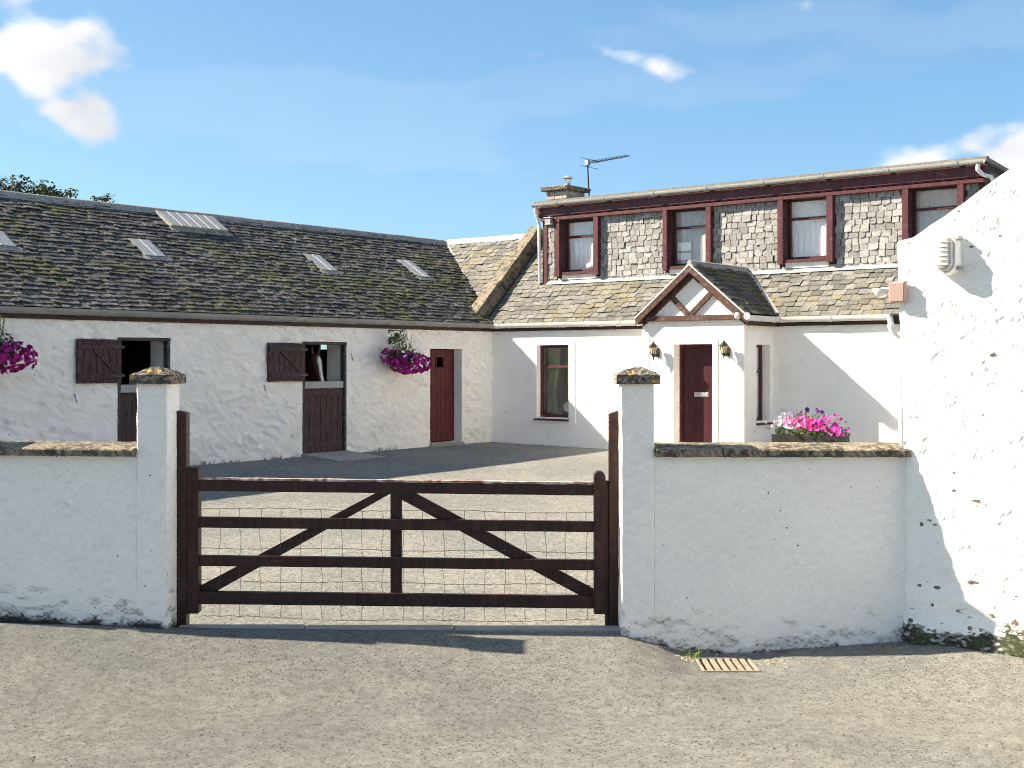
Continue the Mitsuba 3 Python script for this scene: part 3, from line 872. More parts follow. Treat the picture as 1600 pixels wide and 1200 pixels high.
# house roof below the dormer
DO, DZ0, DZ1 = -.79, 3.20, 4.83
FLASH = (.79 + EAVE_O) / math.cos(pB)
add('roof', cat(quad(*[RB.pt(a, s, -.004) for a, s in [(-.02, 0), (V_END + .1, 0), (V_END + .1, FLASH + .05), (-.02, FLASH + .05)]]),
                quad(*[RB.pt(a, s, -.004) for a, s in [(-.02, FLASH + .05), (.72, FLASH + .05), (.72, LB), (-.02, LB)]]),
                quad(FH.pt(-.02, -W_B, RIDGE_Z), FH.pt(V_END, -W_B, RIDGE_Z), FH.pt(V_END, -UE, EAVE_Z), FH.pt(-.02, -UE, EAVE_Z))), 'roof_felt', house)
roofH = house + '__roof'
PG_O, PG_V0, PG_V1, PG_ZE, PG_ZA = 1.21, 4.30, 6.44, 2.42, 3.29     # porch gable
pgm = (PG_V0 + PG_V1) / 2
# the triangle that the porch roof covers on the house roof
s_of_z = lambda z: (z - EAVE_Z) / math.sin(pB)
tri = Polygon([(PG_V0 + .0, -.2), (PG_V1 - .0, -.2), (PG_V1, .0), (pgm, s_of_z(PG_ZA) ), (PG_V0, .0)])
regH = [(-.06, -.02), (V_END, -.02), (V_END, FLASH), (.74, FLASH), (.74, LB), (-.06, LB)]
sl = make_slates(RB, regH, -.03, 23, LB / 21.5, .15, .25, .010, .020, holes=[tri])
emit_slates(sl, 'slate_house', roofH, 300)
t = .86
while t < V_END:
    L = min(1.4 + rng.uniform(-.2, .2), V_END - t)
    q = RoofPlane(RB.pt(0, 0), V, RB.fr.M[1])
    add('flashing', RB.fr.put(bx(t, t + L - .006, FLASH - .085 + rng.uniform(-.008, .008), FLASH + .03, .035, .045)), 'lead', roofH)
    t += L
for c0_, c1_ in ((.06, PV0 - .01), (PV1 + .02, 8.60)):
    add('fascia', FH.put(bx(c0_, c1_, .03, .055, 2.245, 2.375)), 'dark_fascia', house)
gutter(FH, .06, 4.27, .112, 2.402, .056, 'gutter_pale', house, [.25, 1.9, 3.2, 3.6])
gutter(FH, 6.45, 8.45, .112, 2.402, .056, 'gutter_pale', house, [6.55, 7.4])
add('gutter_end', FH.put(prism([(.112 + .058 * math.cos(k), 2.385 + .062 * math.sin(k)) for k in np.linspace(0, 2 * math.pi, 20)[:-1]], 4.27, 4.285)), 'white_plastic', house)
pipe = [FH.pt(8.43, .105, 2.36), FH.pt(8.46, .12, 2.25), FH.pt(8.47, .13, 2.16), FH.pt(8.52, .10, 2.06), FH.pt(8.60, .06, 1.98), FH.pt(8.62, .06, -.2)]
add('downpipe', cat(tube(pipe, .048, 12), tube([FH.pt(8.46, .125, 2.24), FH.pt(8.465, .13, 2.18)], .06, 12)), 'white_plastic', house, smooth=50)

# skew: raised stone coping between stable and farmhouse roofs
sk0, sk1, skh = -.47, -.16, .36
cum = 0.
cuts = [.02, 1.05, 1.85, LB + .02]
skew_k = None
for i in range(3):
    h = skh + rng.uniform(-.01, .01)
    m = RB.fr.put(bx(sk0 + .01 * i, sk1 + rng.uniform(-.01, .01), cuts[i] + .004, cuts[i + 1] - .004, -.15, h * math.cos(pB) + .02 * (i == 0), .015))
    if skew_k is None:
        skew_k = add('skew', m, 'sandstone', house, label='raised sandstone gable coping between the two roofs')
    else:
        add('stone', m, 'sandstone', skew_k)
# its foot stone, and the slope down behind the ridge
add('stone', FH.put(bx(sk0 - .02, sk1 + .015, -.10, .10, 2.30, 2.74, .02)), 'sandstone', skew_k)
RBk = RoofPlane(FH.pt(0, -UE - EAVE_O, EAVE_Z), V, -U * math.cos(pB) + ZZ * math.sin(pB))
add('stone', RBk.fr.put(bx(sk0, sk1, .02, LB + .0, -.15, skh * math.cos(pB), .015)), 'sandstone', skew_k)

# dormer
dorm = add('dormer', cat(FH.put(wall_with_holes(.74, 9.66, DZ0 - .1, 4.56, [(1.22, 2.06, 3.44, 4.5, 1.01), (3.75, 4.62, 3.44, 4.53, 1.01), (6.15, 7.0, 3.44, 4.53, 1.01), (8.42, 9.26, 3.44, 4.53, 1.01)], 1.0, lambda a, z: DO + 0 * a, .22 - DO))
                         , quad(FH.pt(.74, DO, DZ0 - .1), FH.pt(.74, -3.6, DZ0 - .1), FH.pt(.74, -3.6, 4.85), FH.pt(.74, DO, 4.85)),
                         quad(FH.pt(9.66, DO, DZ0 - .1), FH.pt(9.66, -3.6, DZ0 - .1), FH.pt(9.66, -3.6, 4.85), FH.pt(9.66, DO, 4.85))), 'roof_felt', house)
dwins = [(1.22, 2.06, 3.44, 4.5), (3.75, 4.62, 3.44, 4.53), (6.15, 7.0, 3.44, 4.53), (8.42, 9.26, 3.44, 4.53)]
casing = [(1.094, 1.225, 2.055, 2.175), (3.665, 3.765, 4.60, 4.71), (6.055, 6.165, 6.985, 7.105), (8.33, 8.44, 9.24, 9.35)]
FD = Frame(FH.pt(0, DO, 0), V, -U)
RD = RoofPlane(FD.pt(0, .012, DZ0), V, ZZ)
spans = [(.86, 1.094), (2.175, 3.665), (4.71, 6.055), (7.105, 8.33), (9.35, 9.56)]
sl = []
for a0, a1 in spans:
    sl += make_slates(RD, [(a0, .0), (a1, .0), (a1, 1.30), (a0, 1.30)], .005, 12, 1.30 / 11.9, .10, .20, .012, .010, ragged=.012, bond_jit=.006, hang=1.10, gap=.007)
for (c0, c1, c2, c3) in casing:
    sl += make_slates(RD, [(c0, .0), (c3, .0), (c3, .135), (c0, .135)], .005, 1, 1.30 / 11.9, .10, .20, .012, .010, ragged=.012, hang=1.05, gap=.007)
emit_slates(sl, 'slate_dormer', dorm, 300)
add('corner_board', FD.put(bx(.735, .86, -.02, .05, DZ0 - .03, 4.50, .006)), 'maroon_paint', dorm)
add('corner_board', FD.put(bx(9.56, 9.67, -.02, .05, DZ0 - .03, 4.50, .006)), 'maroon_paint', dorm)
add('head_board', FD.put(bx(.735, 9.67, -.02, .135, 4.50, 4.565, .006)), 'maroon_paint', dorm)
add('fascia', FD.put(cat(bx(.64, 9.72, .10, .125, 4.60, 4.79, .004), bx(.64, 9.72, -.02, .10, 4.585, 4.60))), 'maroon_paint', dorm)
for (h, c) in zip(dwins, casing):
    k = window(FD, h, -.10, house, 'maroon_paint', 4.17 if h[0] != 1.22 else 4.16, False, .05)
    for c0_, c1_ in (c[:2], c[2:]):
        add('casing', FD.put(bx(c0_, c1_, -.02, .135, 3.36, 4.498, .006)), 'maroon_paint', k)
    add('sill', FD.put(prism([(-.12, h[2] + .01), (.10, h[2] + .0), (.10, h[2] - .05), (-.12, h[2] - .05)], h[0] + .005, h[1] - .005)), 'maroon_paint', k)
    add('apron', FD.put(bx(c[1] + .002, c[2] - .002, .0, .045, h[2] - .145, h[2] - .052)), 'white_trim', k)
    # rooms behind: a closed pale box
    add('room', FD.put(cat(bx(h[0] - .4, h[1] + .4, -1.5, -1.45, 3.3, 4.7), bx(h[0] - .4, h[0] - .38, -1.5, -.2, 3.3, 4.7), bx(h[1] + .38, h[1] + .4, -1.5, -.2, 3.3, 4.7))), 'inside_wall', k)
for i, (h, lab) in enumerate(zip(dwins, ['white net curtain with a low swag behind the first dormer window', 'grey net curtain behind the second dormer window, with papers in front',
                                        'white net curtain with a wide swag behind the third dormer window', 'grey net curtain behind the dormer window cut off by the outbuilding'])):
    k = thing('net_curtain', lab, 'curtain', 'net curtains in the dormer windows')
    lo = cloth(FD, h[0] + .02, h[1] - .02, h[2] + .02, h[3] - .02, -.185, .008, 7)
    if i in (0, 2):
        sw = cloth(FD, h[0] + .02, h[1] - .02, h[2] + .45, h[3] - .02, -.165, .006, 5, swag=.45)
        lo = cat(lo, sw)
    fill(k, lo, 'net_grey' if i in (1, 3) else 'net_curtain', smooth=True)
for z0, z1, lab in ((3.735, 3.90, 'white sheet of paper taped inside the second dormer window, upper one'), (3.56, 3.70, 'white sheet of paper taped inside the second dormer window, lower one')):
    k = thing('paper_sheet', lab, 'paper', 'papers in the dormer window')
    fill(k, FD.put(bx(3.83, 4.13, -.145, -.143, z0, z1)), 'paper')
k = thing('cushion', 'pale round cushion on the sill of the first dormer window', 'cushion')
sp = trimesh.creation.icosphere(2, 1.); sp.apply_scale((.11, .05, .065)); sp.apply_translation((1.78, -.17, 3.56))
fill(k, FD.put(sp), 'net_curtain', smooth=True)

# dormer roof: low felt slope with gutter
DRf, DRz = -.63, 4.865
droof = add('roof_slab', FH.put(cat(prism([(DRf, DRz + .045), (DRf, DRz - .03), (-3.7, DRz - .22), (-3.7, DRz - .16), (DRf - .14, DRz + .03), (DRf - .10, DRz + .055)], .60, 9.72),
                                    bx(.62, 9.72, -3.6, -.7, 4.60, 4.62))), 'felt_grey', dorm)
FDg = Frame(FH.pt(0, DRf, 0), V, -U)
gutter(FDg, .60, 9.70, .062, 4.852, .042, 'gutter_weathered', dorm, list(np.arange(1.2, 9.6, 1.15)))
tp = lambda a, o, z: FD.pt(a, o, z)
add('downpipe', cat(tube([tp(.665, .20, 4.80), tp(.665, .20, 4.70), tp(.655, .10, 4.55), tp(.655, .07, 4.45), tp(.68, .07, 3.24)], .032, 10)), 'white_plastic', house, smooth=50)
add('downpipe', cat(tube([tp(9.60, .20, 4.82), tp(9.60, .20, 4.70), tp(9.66, .14, 4.62), tp(9.76, .04, 4.58), tp(9.78, .03, 4.50), tp(9.78, .03, 3.3)], .036, 10)), 'white_plastic', house, smooth=50)
fl = thing('floodlight', 'small grey floodlight under the dormer eave at its left end', 'floodlight')
fill(fl, FD.put(cat(bx(.90, 1.05, .09, .20, 4.44, 4.55, .012), bx(.955, .995, .02, .10, 4.47, 4.51))), 'galvanised')
add('lens', FD.put(bx(.91, 1.04, .10, .204, 4.42, 4.438, .002)), 'white_trim', fl)
add('visor', FD.put(bx(.89, 1.06, .08, .22, 4.552, 4.566)), 'white_plastic', fl)

# chimney
CV0, CV1, CO0, CO1 = .10, .63, -2.37, -1.70
chim = add('chimney', FH.put(bx(CV0 + .012, CV1 - .012, CO0 + .012, CO1 - .012, 4.0, 5.27)), 'mortar', house)
bm = []
for r, z in enumerate(np.arange(4.62, 5.25, .078)):
    off = .11 * (r % 2)
    for (lo, hi, face) in ((CV0, CV1, 0), (CO0, CO1, 1)):
        e = [lo] + [x for x in np.arange(lo + .22 - off if off else lo + .22, hi - .05, .22)] + [hi]
        for p, q in zip(e[:-1], e[1:]):
            d = rng.uniform(0, .006)
            if face == 0:
                bm.append(FH.put(bx(p + .004, q - .004, CO1 - .06, CO1 + d, z + .004, min(z + .074, 5.262), .004)))
            else:
                bm.append(FH.put(bx(CV1 - .06 if p > -9 else 0, CV1 + d, p + .004, q - .066 if q == hi else q - .004, z + .004, min(z + .074, 5.262), .004)))
pieces(bm, 'brick', chim, 'brick')
add('cap', FH.put(bx(CV0 - .10, CV1 + .09, CO0 - .09, CO1 + .09, 5.275, 5.365, .012)), 'capstone', chim)
cx = FH.pt((CV0 + CV1) / 2 + .08, -2.0, 5.36)
add('cowl', cat(lathe([(.0, 0), (.055, 0), (.05, .10), (.045, .10), (.045, .0)], 14, cx), lathe([(.0, .265), (.05, .25), (.11, .205), (.105, .20), (0, .235)], 14, cx),
                *[tube([cx + np.array([.047 * math.cos(k), .047 * math.sin(k), .08]), cx + np.array([.085 * math.cos(k), .085 * math.sin(k), .21])], .006, 5) for k in (0.4, 1.97, 3.54, 5.1)]), 'galvanised', chim, smooth=40)

# ---- porch
FP = Frame(FH.pt(0, PO, 0), V, -U)
FPs = Frame(FH.pt(PV1, 0, 0), -U, V)        # right side wall: a = out from the house front
PD = (4.967, 5.732, -.05, 1.938)
SW = (.173, .653, .63, 1.925)
porch = add('porch', cat(FP.put(wall_with_holes(PV0, PV1, -.45, 2.42, [(*PD, .26)], .15, smoothf)),
                         FPs.put(wall_with_holes(0, PO, -.45, 2.40, [(*SW, .20)], .12, lambda a, z: 0 * a)),
                         quad(FH.pt(PV0, 0, -.45), FH.pt(PV0, PO, -.45), FH.pt(PV0, PO, 2.42), FH.pt(PV0, 0, 2.42)),
                         trimesh.Trimesh([FP.pt(PV0, 0, 2.42), FP.pt(PV1, 0, 2.42), FP.pt((PV0 + PV1) / 2, 0, 3.24)], [[0, 1, 2]], process=False)), 'render_white', house, smooth=40)
add('corner_band', FP.put(bx(PV0 - .004, 4.482, -.01, .012, -.4, 2.30)), 'render_white', porch)
add('door_margin', FP.put(bx(5.734, 5.844, -.01, .012, -.4, 2.02)), 'render_white', porch)
margin(FPs, .105, .745, .53, 2.03, SW, -.02, .012, porch)
window(FPs, SW, -.13, house, 'maroon_paint', 1.47, True, .05, label='narrow maroon window in the right side of the porch')
add('room_wall', FP.put(cat(bx(PV0 + .03, PV1 - .21, -1.0, -.96, 0, 2.4))), 'inside_wall', porch)
pk = thing('net_curtain', 'pale net curtain behind the narrow porch side window', 'curtain')
fill(pk, cloth(FPs, .18, .64, .66, 1.88, -.20, .010, 6), 'net_curtain', smooth=True)
# front door
k = add('front_door', FP.put(bx(PD[0] + .03, PD[1] - .03, -.30, -.27, .0, 1.90)), 'door_paint', house, label='dark red boarded front door with a steel letter plate')
e = np.linspace(PD[0] + .03, PD[1] - .0, 8)
for i in range(7):
    add('plank', FP.put(bx(e[i] + .002, e[i + 1] - .002, -.27, -.252, .0, 1.90, .003)), 'door_paint', k)
add('frame', FP.put(cat(bx(PD[0], PD[0] + .03, -.30, -.20, .0, PD[3]), bx(PD[0], PD[1], -.30, -.22, 1.90, PD[3]))), 'maroon_paint', k)
add('letter_plate', FP.put(cat(bx(5.23, 5.51, -.252, -.242, 1.03, 1.115, .004), bx(5.25, 5.49, -.242, -.232, 1.045, 1.10, .004))), 'steel', k)
add('handle', FP.put(cat(bx(5.62, 5.655, -.252, -.235, 1.12, 1.32, .004), bar((5.64, -.22, 1.24), (5.72, -.22, 1.24), .018, .018))), 'steel', k)
# gable timbers
pg = lambda v: PG_ZE + (PG_ZA - PG_ZE) * (1 - abs(v - pgm) / ((PG_V1 - PG_V0) / 2))
slope = (PG_ZA - PG_ZE) / ((PG_V1 - PG_V0) / 2)
FPo = Frame(FH.pt(0, 0, 0), V, -U)


def rake_board(side, top, depth, o0, o1, ext=.0):
    """sloping board under the verge; top = distance of its upper edge below the verge line"""
    v0 = PG_V0 - ext if side < 0 else PG_V1 + ext
    pts = [(v0, pg(v0) - top if False else PG_ZE - slope * ext - top), (pgm, PG_ZA - top), (pgm, PG_ZA - top - depth), (v0, PG_ZE - slope * ext - top - depth)]
    return FPo.put(plate(pts, o0, o1))


for s in (-1, 1):
    add('barge_board', rake_board(s, .012, .125, PG_O - .035, PG_O, .02), 'brown_paint', porch)
    add('verge_strip', rake_board(s, -.012, .026, PG_O - .03, PG_O + .008, .03), 'white_trim', porch)
    add('rafter', rake_board(s, .10, .12, PO + .004, PO + .05, -.07), 'brown_paint', porch)
    add('soffit', rake_board(s, .04, .015, PO + .002, PG_O - .036, .0), 'brown_paint', porch)
    v0 = PG_V0 + .02 if s < 0 else PG_V1 - .02
    add('barge_foot', FPo.put(bx(v0 - .07, v0 + .07, PG_O - .14, PG_O - .04, 2.29, 2.39, .004)), 'brown_paint', porch)
add('tie_beam', FPo.put(bx(PV0 + .06, PV1 - .03, PO + .004, PO + .075, 2.335, 2.425, .006)), 'brown_paint', porch)
cxv = 5.30
for s, vt in ((-1, 4.91), (1, 5.735)):
    p, q = (cxv + s * .02, PO + .03, 2.43), (vt, PO + .03, 2.80)
    add('gable_brace', FPo.put(bar(p, q, .05, .085, (0, 0, 1))), 'brown_paint', porch)
add('fascia', FH.put(bx(PV1 + .09, PV1 + .115, .03, PG_O - .05, 2.235, 2.365)), 'dark_fascia', porch)
add('eave_soffit', FH.put(bx(PV1 + .005, PV1 + .09, .03, PG_O - .05, 2.30, 2.315)), 'dark_fascia', porch)
FPg = Frame(FH.pt(PG_V1 - .03, 0, 0), -U, V)
gutter(FPg, .07, PG_O - .01, .055, 2.40, .054, 'gutter_pale', porch, [.25, 1.15])
gc = FPg.pt(PG_O - .01, .055, 2.385)
add('gutter_end', FPg.put(prism([(.055 + .058 * math.cos(k2), 2.385 + .058 * math.sin(k2)) for k2 in np.linspace(0, 2 * math.pi, 20)[:-1]], PG_O - .01, PG_O + .005)), 'white_plastic', porch)
sp = trimesh.creation.icosphere(2, .062); sp.apply_translation(FPo.pt(6.28, PG_O - .03, 2.40))
pl = thing('porch_globe', 'small white round sensor globe at the right foot of the porch gable', 'sensor')
fill(pl, sp, 'white_plastic', smooth=True)
# porch roof
half = (PG_V1 - PG_V0) / 2
LP = math.hypot(half, PG_ZA - PG_ZE)
pp = math.atan2(PG_ZA - PG_ZE, half)
ridge_back = -((PG_ZA - EAVE_Z) / math.tan(pB) - EAVE_O)      # o where the porch ridge meets the house roof
for s in (-1, 1):
    v0 = PG_V0 if s < 0 else PG_V1
    rp = RoofPlane(FPo.pt(v0, 0, PG_ZE), -U, -s * V * math.cos(pp) + ZZ * math.sin(pp))
    reg = [(EAVE_O, -.01), (PG_O, -.01), (PG_O, LP), (ridge_back, LP)]
    add('porch_roof', quad(*[rp.pt(a, q, -.004) for a, q in reg]), 'roof_felt', house)
    sl = make_slates(rp, reg, -.02, 11, LP / 10.2, .13, .22, .011, .020)
    emit_slates(sl, 'slate_porch', house + '__porch_roof' + ('' if s < 0 else '_001'), 0)
FPr = Frame(FPo.pt(pgm, 0, 0), -U, V)
t = ridge_back - .05
for i in range(4):
    L = (PG_O - ridge_back + .05) / 4
    add('ridge_piece', ridge_piece(FPr, t + .003, t + L - .003, PG_ZA + .035, .10, .10, pp, pp), 'ridge_clay', house + '__porch_roof')
    t += L
for s in (-1, 1):
    v0 = PG_V0 if s < 0 else PG_V1
    p0, p1 = FPo.pt(v0, EAVE_O, PG_ZE + .05), FPo.pt(pgm, ridge_back, PG_ZA + .03)
    add('valley_flashing', bar(p0, p1, .075, .02, (0, 0, 1)), 'lead', house + '__porch_roof')

# ---- lanterns
for v, lab in ((4.655, 'black wall lantern with amber glass left of the front door'), (6.036, 'black wall lantern with amber glass right of the front door')):
    k = thing('wall_lantern', lab, 'lantern', 'lanterns beside the front door')
    c = FP.pt(v, .15, 0)
    zt = 1.695 if v < 5 else 1.705
    zz = lambda z: zt + z
    add('backplate', FP.put(plate([(v - .032 + .0, zz(.02)), (v + .032, zz(.02)), (v + .04, zz(.10)), (v + .02, zz(.19)), (v - .02, zz(.19)), (v - .04, zz(.10))], .0, .03)), 'black_metal', k)
    add('arm', tube([FP.pt(v, .02, zz(.10)), FP.pt(v, .06, zz(.05)), FP.pt(v, .10, zz(.03)), FP.pt(v, .15, zz(.05))], .011, 8), 'black_metal', k, smooth=True)
    add('base', lathe([(0, -.03), (.010, -.03), (.012, .02), (.030, .045), (.048, .065), (.045, .075), (0, .075)], 6, c + [0, 0, zt]), 'black_metal', k)
    add('glass', lathe([(.040, .075), (.062, .20), (.060, .20), (.038, .075)], 6, c + [0, 0, zt]), 'amber_glass', k)
    add('cage', cat(*[tube([c + [.044 * math.cos(q), .044 * math.sin(q), zt + .07], c + [.066 * math.cos(q), .066 * math.sin(q), zt + .205]], .006, 5) for q in np.arange(6) * math.pi / 3]), 'black_metal', k)
    add('roof', lathe([(0, .195), (.085, .195), (.088, .203), (.045, .245), (.022, .262), (.018, .275), (.010, .285), (.004, .31), (0, .312)], 6, c + [0, 0, zt]), 'black_metal', k)

# ---- aerial
k = thing('television_aerial', 'thin television aerial on a mast beside the chimney', 'aerial')
m0, m1 = FH.pt(.80, -2.3, 5.0), FH.pt(.745, -2.3, 5.98)
add('mast', tube([m0, m1], .016, 8), 'black_metal', k)
b0, b1 = FH.pt(.72, -2.3, 5.885), FH.pt(1.80, -2.3, 5.94)
add('boom', tube([b0, b1], .010, 6), 'black_metal', k)
add('clamp', FH.put(bx(.70, .80, -2.34, -2.26, 5.84, 5.96, .01)), 'galvanised', k)
add('reflector', cat(tube([FH.pt(.80, -2.62, 5.97), FH.pt(.80, -1.98, 5.97)], .006, 5), tube([FH.pt(.80, -2.62, 5.80), FH.pt(.80, -1.98, 5.80)], .006, 5), tube([FH.pt(.79, -2.3, 5.97), FH.pt(.79, -2.3, 5.80)], .006, 5)), 'black_metal', k)
for q in np.linspace(.90, 1.78, 14):
    z = 5.885 + (q - .72) * .051
    L = .17 - .06 * (q - .9)
    add('element', tube([FH.pt(q, -2.3 - L, z + .012), FH.pt(q, -2.3 + L, z + .012)], .006, 5), 'black_metal', k)
add('wall_bracket', FH.put(cat(bx(.62, .82, -2.33, -2.27, 5.30, 5.34, .005))), 'black_metal', k)

# ---------------------------------------------------------------- garden walls, pillars
def pillar(fr, a0, a1, zb, label):
    k = thing('gate_pillar', label, 'pillar')
    w = .23
    n = 26
    zl = np.linspace(zb, 1.485, n)
    # rounded square column, slightly uneven
    prof = []
    r = .012
    for cx_, cy_, q in ((a1 - r, -r, 0), (a0 + r, -r, 1), (a0 + r, -w + r, 2), (a1 - r, -w + r, 3)):
        for s in range(4):
            t_ = (q + s / 3) * math.pi / 2
            prof.append((cx_ + r * math.cos(t_), cy_ + r * math.sin(t_)))
    prof = np.array(prof); m = len(prof)
    v = np.vstack([np.c_[prof + (rng.normal(0, .0012, prof.shape)), np.full(m, z)] for z in zl])
    f = []
    for i in range(n - 1):
        for j in range(m):
            p, q = i * m + j, i * m + (j + 1) % m
            f += [[p, q, q + m], [p, q + m, p + m]]
    add('shaft', fr.put(trimesh.Trimesh(v, f, process=False)), 'garden_wall', k, smooth=40)
    e = .036
    z0, z1, z2 = 1.485, 1.552, 1.605
    A0, A1, O0, O1 = a0 - e, a1 + e, -w - e, e
    ca, co = (a0 + a1) / 2, -w / 2
    n = 12
    aa = np.linspace(A0, A1, n); oo = np.linspace(O0, O1, n)
    g = np.stack(np.meshgrid(aa, oo, indexing='ij'), -1).reshape(-1, 2)
    d = np.maximum(np.abs(g[:, 0] - ca) / (A1 - A0), np.abs(g[:, 1] - co) / (O1 - O0)) * 2
    top = z1 + (z2 - z1) * np.minimum(1, (1 - d) * 1.25) + rng.normal(0, .0045, len(g)) * (d < .99)
    vt = np.c_[g, top]; ft = []
    for i in range(n - 1):
        for j in range(n - 1):
            q = i * n + j
            ft += [[q, q + n, q + n + 1], [q, q + n + 1, q + 1]]
    topm = trimesh.Trimesh(vt, ft, process=False)
    body = bx(A0, A1, O0, O1, z0, z1 + .001)
    body.update_faces(body.face_normals[:, 2] < .9)
    add('cap', fr.put(cat(topm, body)), 'capstone', k)
    return k


pillar(FL, .0, .23, -.55, 'left white gate pillar with lichen covered pyramid cap')
FR = Frame((.78, 8.9, 0), (1, 0, 0), (0, -1, 0))
pillar(FR, .0, .235, -.6, 'right white gate pillar with lichen covered pyramid cap')
pillar(FL, 1.84, 2.07, -.5, 'further white pillar at the far left end of the left garden wall')


def garden_wall(fr, a0, a1, zb, label, cuts, setback=.012):
    k = thing('garden_wall', label, 'wall')
    fo = lambda a, z: -setback + .006 * (meshkit.fbm(np.stack([a * 1.7, z * 1.7, 0 * a], -1), 4, 31) - .5)
    face = sheet(lines(a0, a1, .06), lines(zb, 1.0, .06), fo)
    back = bx(a0, a1, -.26, -.10, zb, .995)
    add('face', fr.put(face), 'garden_wall', k, smooth=True)
    add('core', fr.put(back), 'garden_wall', k)
    for p, q in zip(cuts[:-1], cuts[1:]):
        n = max(6, int((q - p) / .035)); al = np.linspace(p + .003, q - .003, n)
        ring = np.array([(.050, .968), (.052, 1.012), (.040, 1.021), (-.10, 1.035), (-.285, 1.052), (-.30, 1.045), (-.30, .985), (.0, .965)])
        v = []
        for x in al:
            j = rng.normal(0, .0014, ring.shape)
            v.append(np.c_[np.full(len(ring), x), ring + j])
        v = np.vstack(v); m = len(ring); f = []
        for i in range(n - 1):
            for j in range(m):
                s, t_ = i * m + j, i * m + (j + 1) % m
                f += [[s, t_, t_ + m], [s, t_ + m, s + m]]
        for j in range(1, m - 1):
            f += [[0, j + 1, j], [(n - 1) * m, (n - 1) * m + j, (n - 1) * m + j + 1]]
        add('coping_stone', fr.put(trimesh.Trimesh(v, f, process=False)), 'coping', k)
    return k


garden_wall(FL, .232, 1.84, -.6, 'white rendered garden wall left of the gate under a dark coping', [.234, 1.05, 1.84])
garden_wall(FL, 2.07, 6.0, -.6, 'stretch of white garden wall beyond the far left pillar', [2.07, 3.0, 4.0, 5.0, 6.0])
garden_wall(FR, .237, 2.04, -.7, 'white rendered garden wall right of the gate under a dark coping', [.24, .72, 1.33, 2.055])

# ---------------------------------------------------------------- gate posts and gate
GY = 9.13
post = thing('gate_post', 'dark timber hanging post with slanted top at the left gate pillar', 'post')
fill(post, FW.put(plate([(-2.455, -.6), (-2.37, -.6), (-2.368, 1.272), (-2.452, 1.292)], -9.17, -9.07)), 'gate_wood')
post = thing('gate_post', 'dark timber shutting post with slanted top at the right gate pillar', 'post')
fill(post, FW.put(plate([(.708, -.6), (.775, -.6), (.775, 1.285), (.708, 1.262)], -9.18, -9.085)), 'gate_wood')
post = thing('gate_stop', 'thin timber stop batten fixed on the right gate post', 'batten')
fill(post, FW.put(bx(.680, .706, -9.165, -9.10, -.32, .775, .003)), 'gate_wood')

gate = thing('field_gate', 'low dark brown timber field gate with two crossing braces, shut', 'gate')
TL = math.radians(.0)
gz = lambda px_, dz=0: 0
sl_ = (.76 - .793) / (.60 + 2.28)


def gzz(x, z):      # the gate hangs a little low at its shutting end
    return z + sl_ * (x + 2.28)


o_front, o_back = -GY + .05, -GY + .0      # rails
add('hanging_stile', FW.put(bx(-2.378, -2.282, -GY - .05, -GY + .05, -.19, .872, .006)), 'gate_wood', gate)
st = Polygon([(.598, -.19), (.680, -.19), (.680, .80)] + [(.639 + .041 * math.cos(k), .805 + .041 * math.sin(k)) for k in np.linspace(0.1, math.pi - .1, 9)] + [(.598, .80)])
add('shutting_stile', FW.put(plate(st, -GY - .05, -GY + .058)), 'gate_wood', gate)
for i, (zt, zb) in enumerate(((.793, .702), (.512, .435), (.231, .156), (-.031, -.122))):
    P_ = [(-2.282, gzz(-2.282, zb)), (.60, gzz(.6, zb)), (.60, gzz(.6, zt)), (-2.282, gzz(-2.282, zt))]
    r = add('rail', FW.put(plate(P_, -GY - .012, -GY + .035)), 'gate_wood', gate)
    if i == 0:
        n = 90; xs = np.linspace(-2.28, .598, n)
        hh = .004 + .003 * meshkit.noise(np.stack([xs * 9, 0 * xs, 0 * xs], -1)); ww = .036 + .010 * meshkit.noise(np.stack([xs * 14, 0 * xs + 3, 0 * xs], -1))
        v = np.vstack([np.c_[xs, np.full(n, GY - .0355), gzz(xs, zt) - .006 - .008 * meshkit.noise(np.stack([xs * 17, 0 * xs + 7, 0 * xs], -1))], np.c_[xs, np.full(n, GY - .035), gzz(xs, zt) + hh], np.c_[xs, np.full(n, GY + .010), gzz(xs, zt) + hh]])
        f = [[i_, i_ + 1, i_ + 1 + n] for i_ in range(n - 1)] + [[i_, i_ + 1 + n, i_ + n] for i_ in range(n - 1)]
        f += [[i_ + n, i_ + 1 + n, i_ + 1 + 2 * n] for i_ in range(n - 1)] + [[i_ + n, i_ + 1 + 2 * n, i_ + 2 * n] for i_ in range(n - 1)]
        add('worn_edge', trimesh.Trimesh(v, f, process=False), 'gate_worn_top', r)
add('upright', FW.put(bx(-.892, -.808, -GY - .055, -GY - .014, -.06, .70, .004)), 'gate_wood', gate)
for pts in ([(-.965, .700), (-.850, .700), (-2.282, -.103), (-2.282, .004)], [(-.745, .700), (-.850, .700), (-.850, .655), (.60, -.124), (.60, -.022)]):
    add('brace', FW.put(plate(Polygon(pts).convex_hull if False else Polygon(pts), -GY - .054, -GY - .014)), 'gate_wood', gate)
mesh_k = None
xs = np.arange(-2.13, .60, .1485)
zrow = [.578, .290, .050, -.085, -.205]
sag = lambda x, z: gzz(x, z) - .018 * np.sin(np.clip((x + 2.28) / 2.9, 0, 1) * np.pi) * (z < 0)
for x in xs:
    zz_ = np.linspace(zrow[0], zrow[-1], 14)
    px = x + .006 * np.sin(zz_ * 21 + x * 9) + .003 * rng.normal(0, 1, 14)
    w = tube(np.c_[px, np.full(14, GY - .040), sag(px, zz_)], .0017, 4, cap=False)
    if mesh_k is None:
        mesh_k = add('wire_mesh', w, 'wire', gate, label='slack galvanised stock wire stapled over the rails')
    else:
        add('wire', w, 'wire', mesh_k)
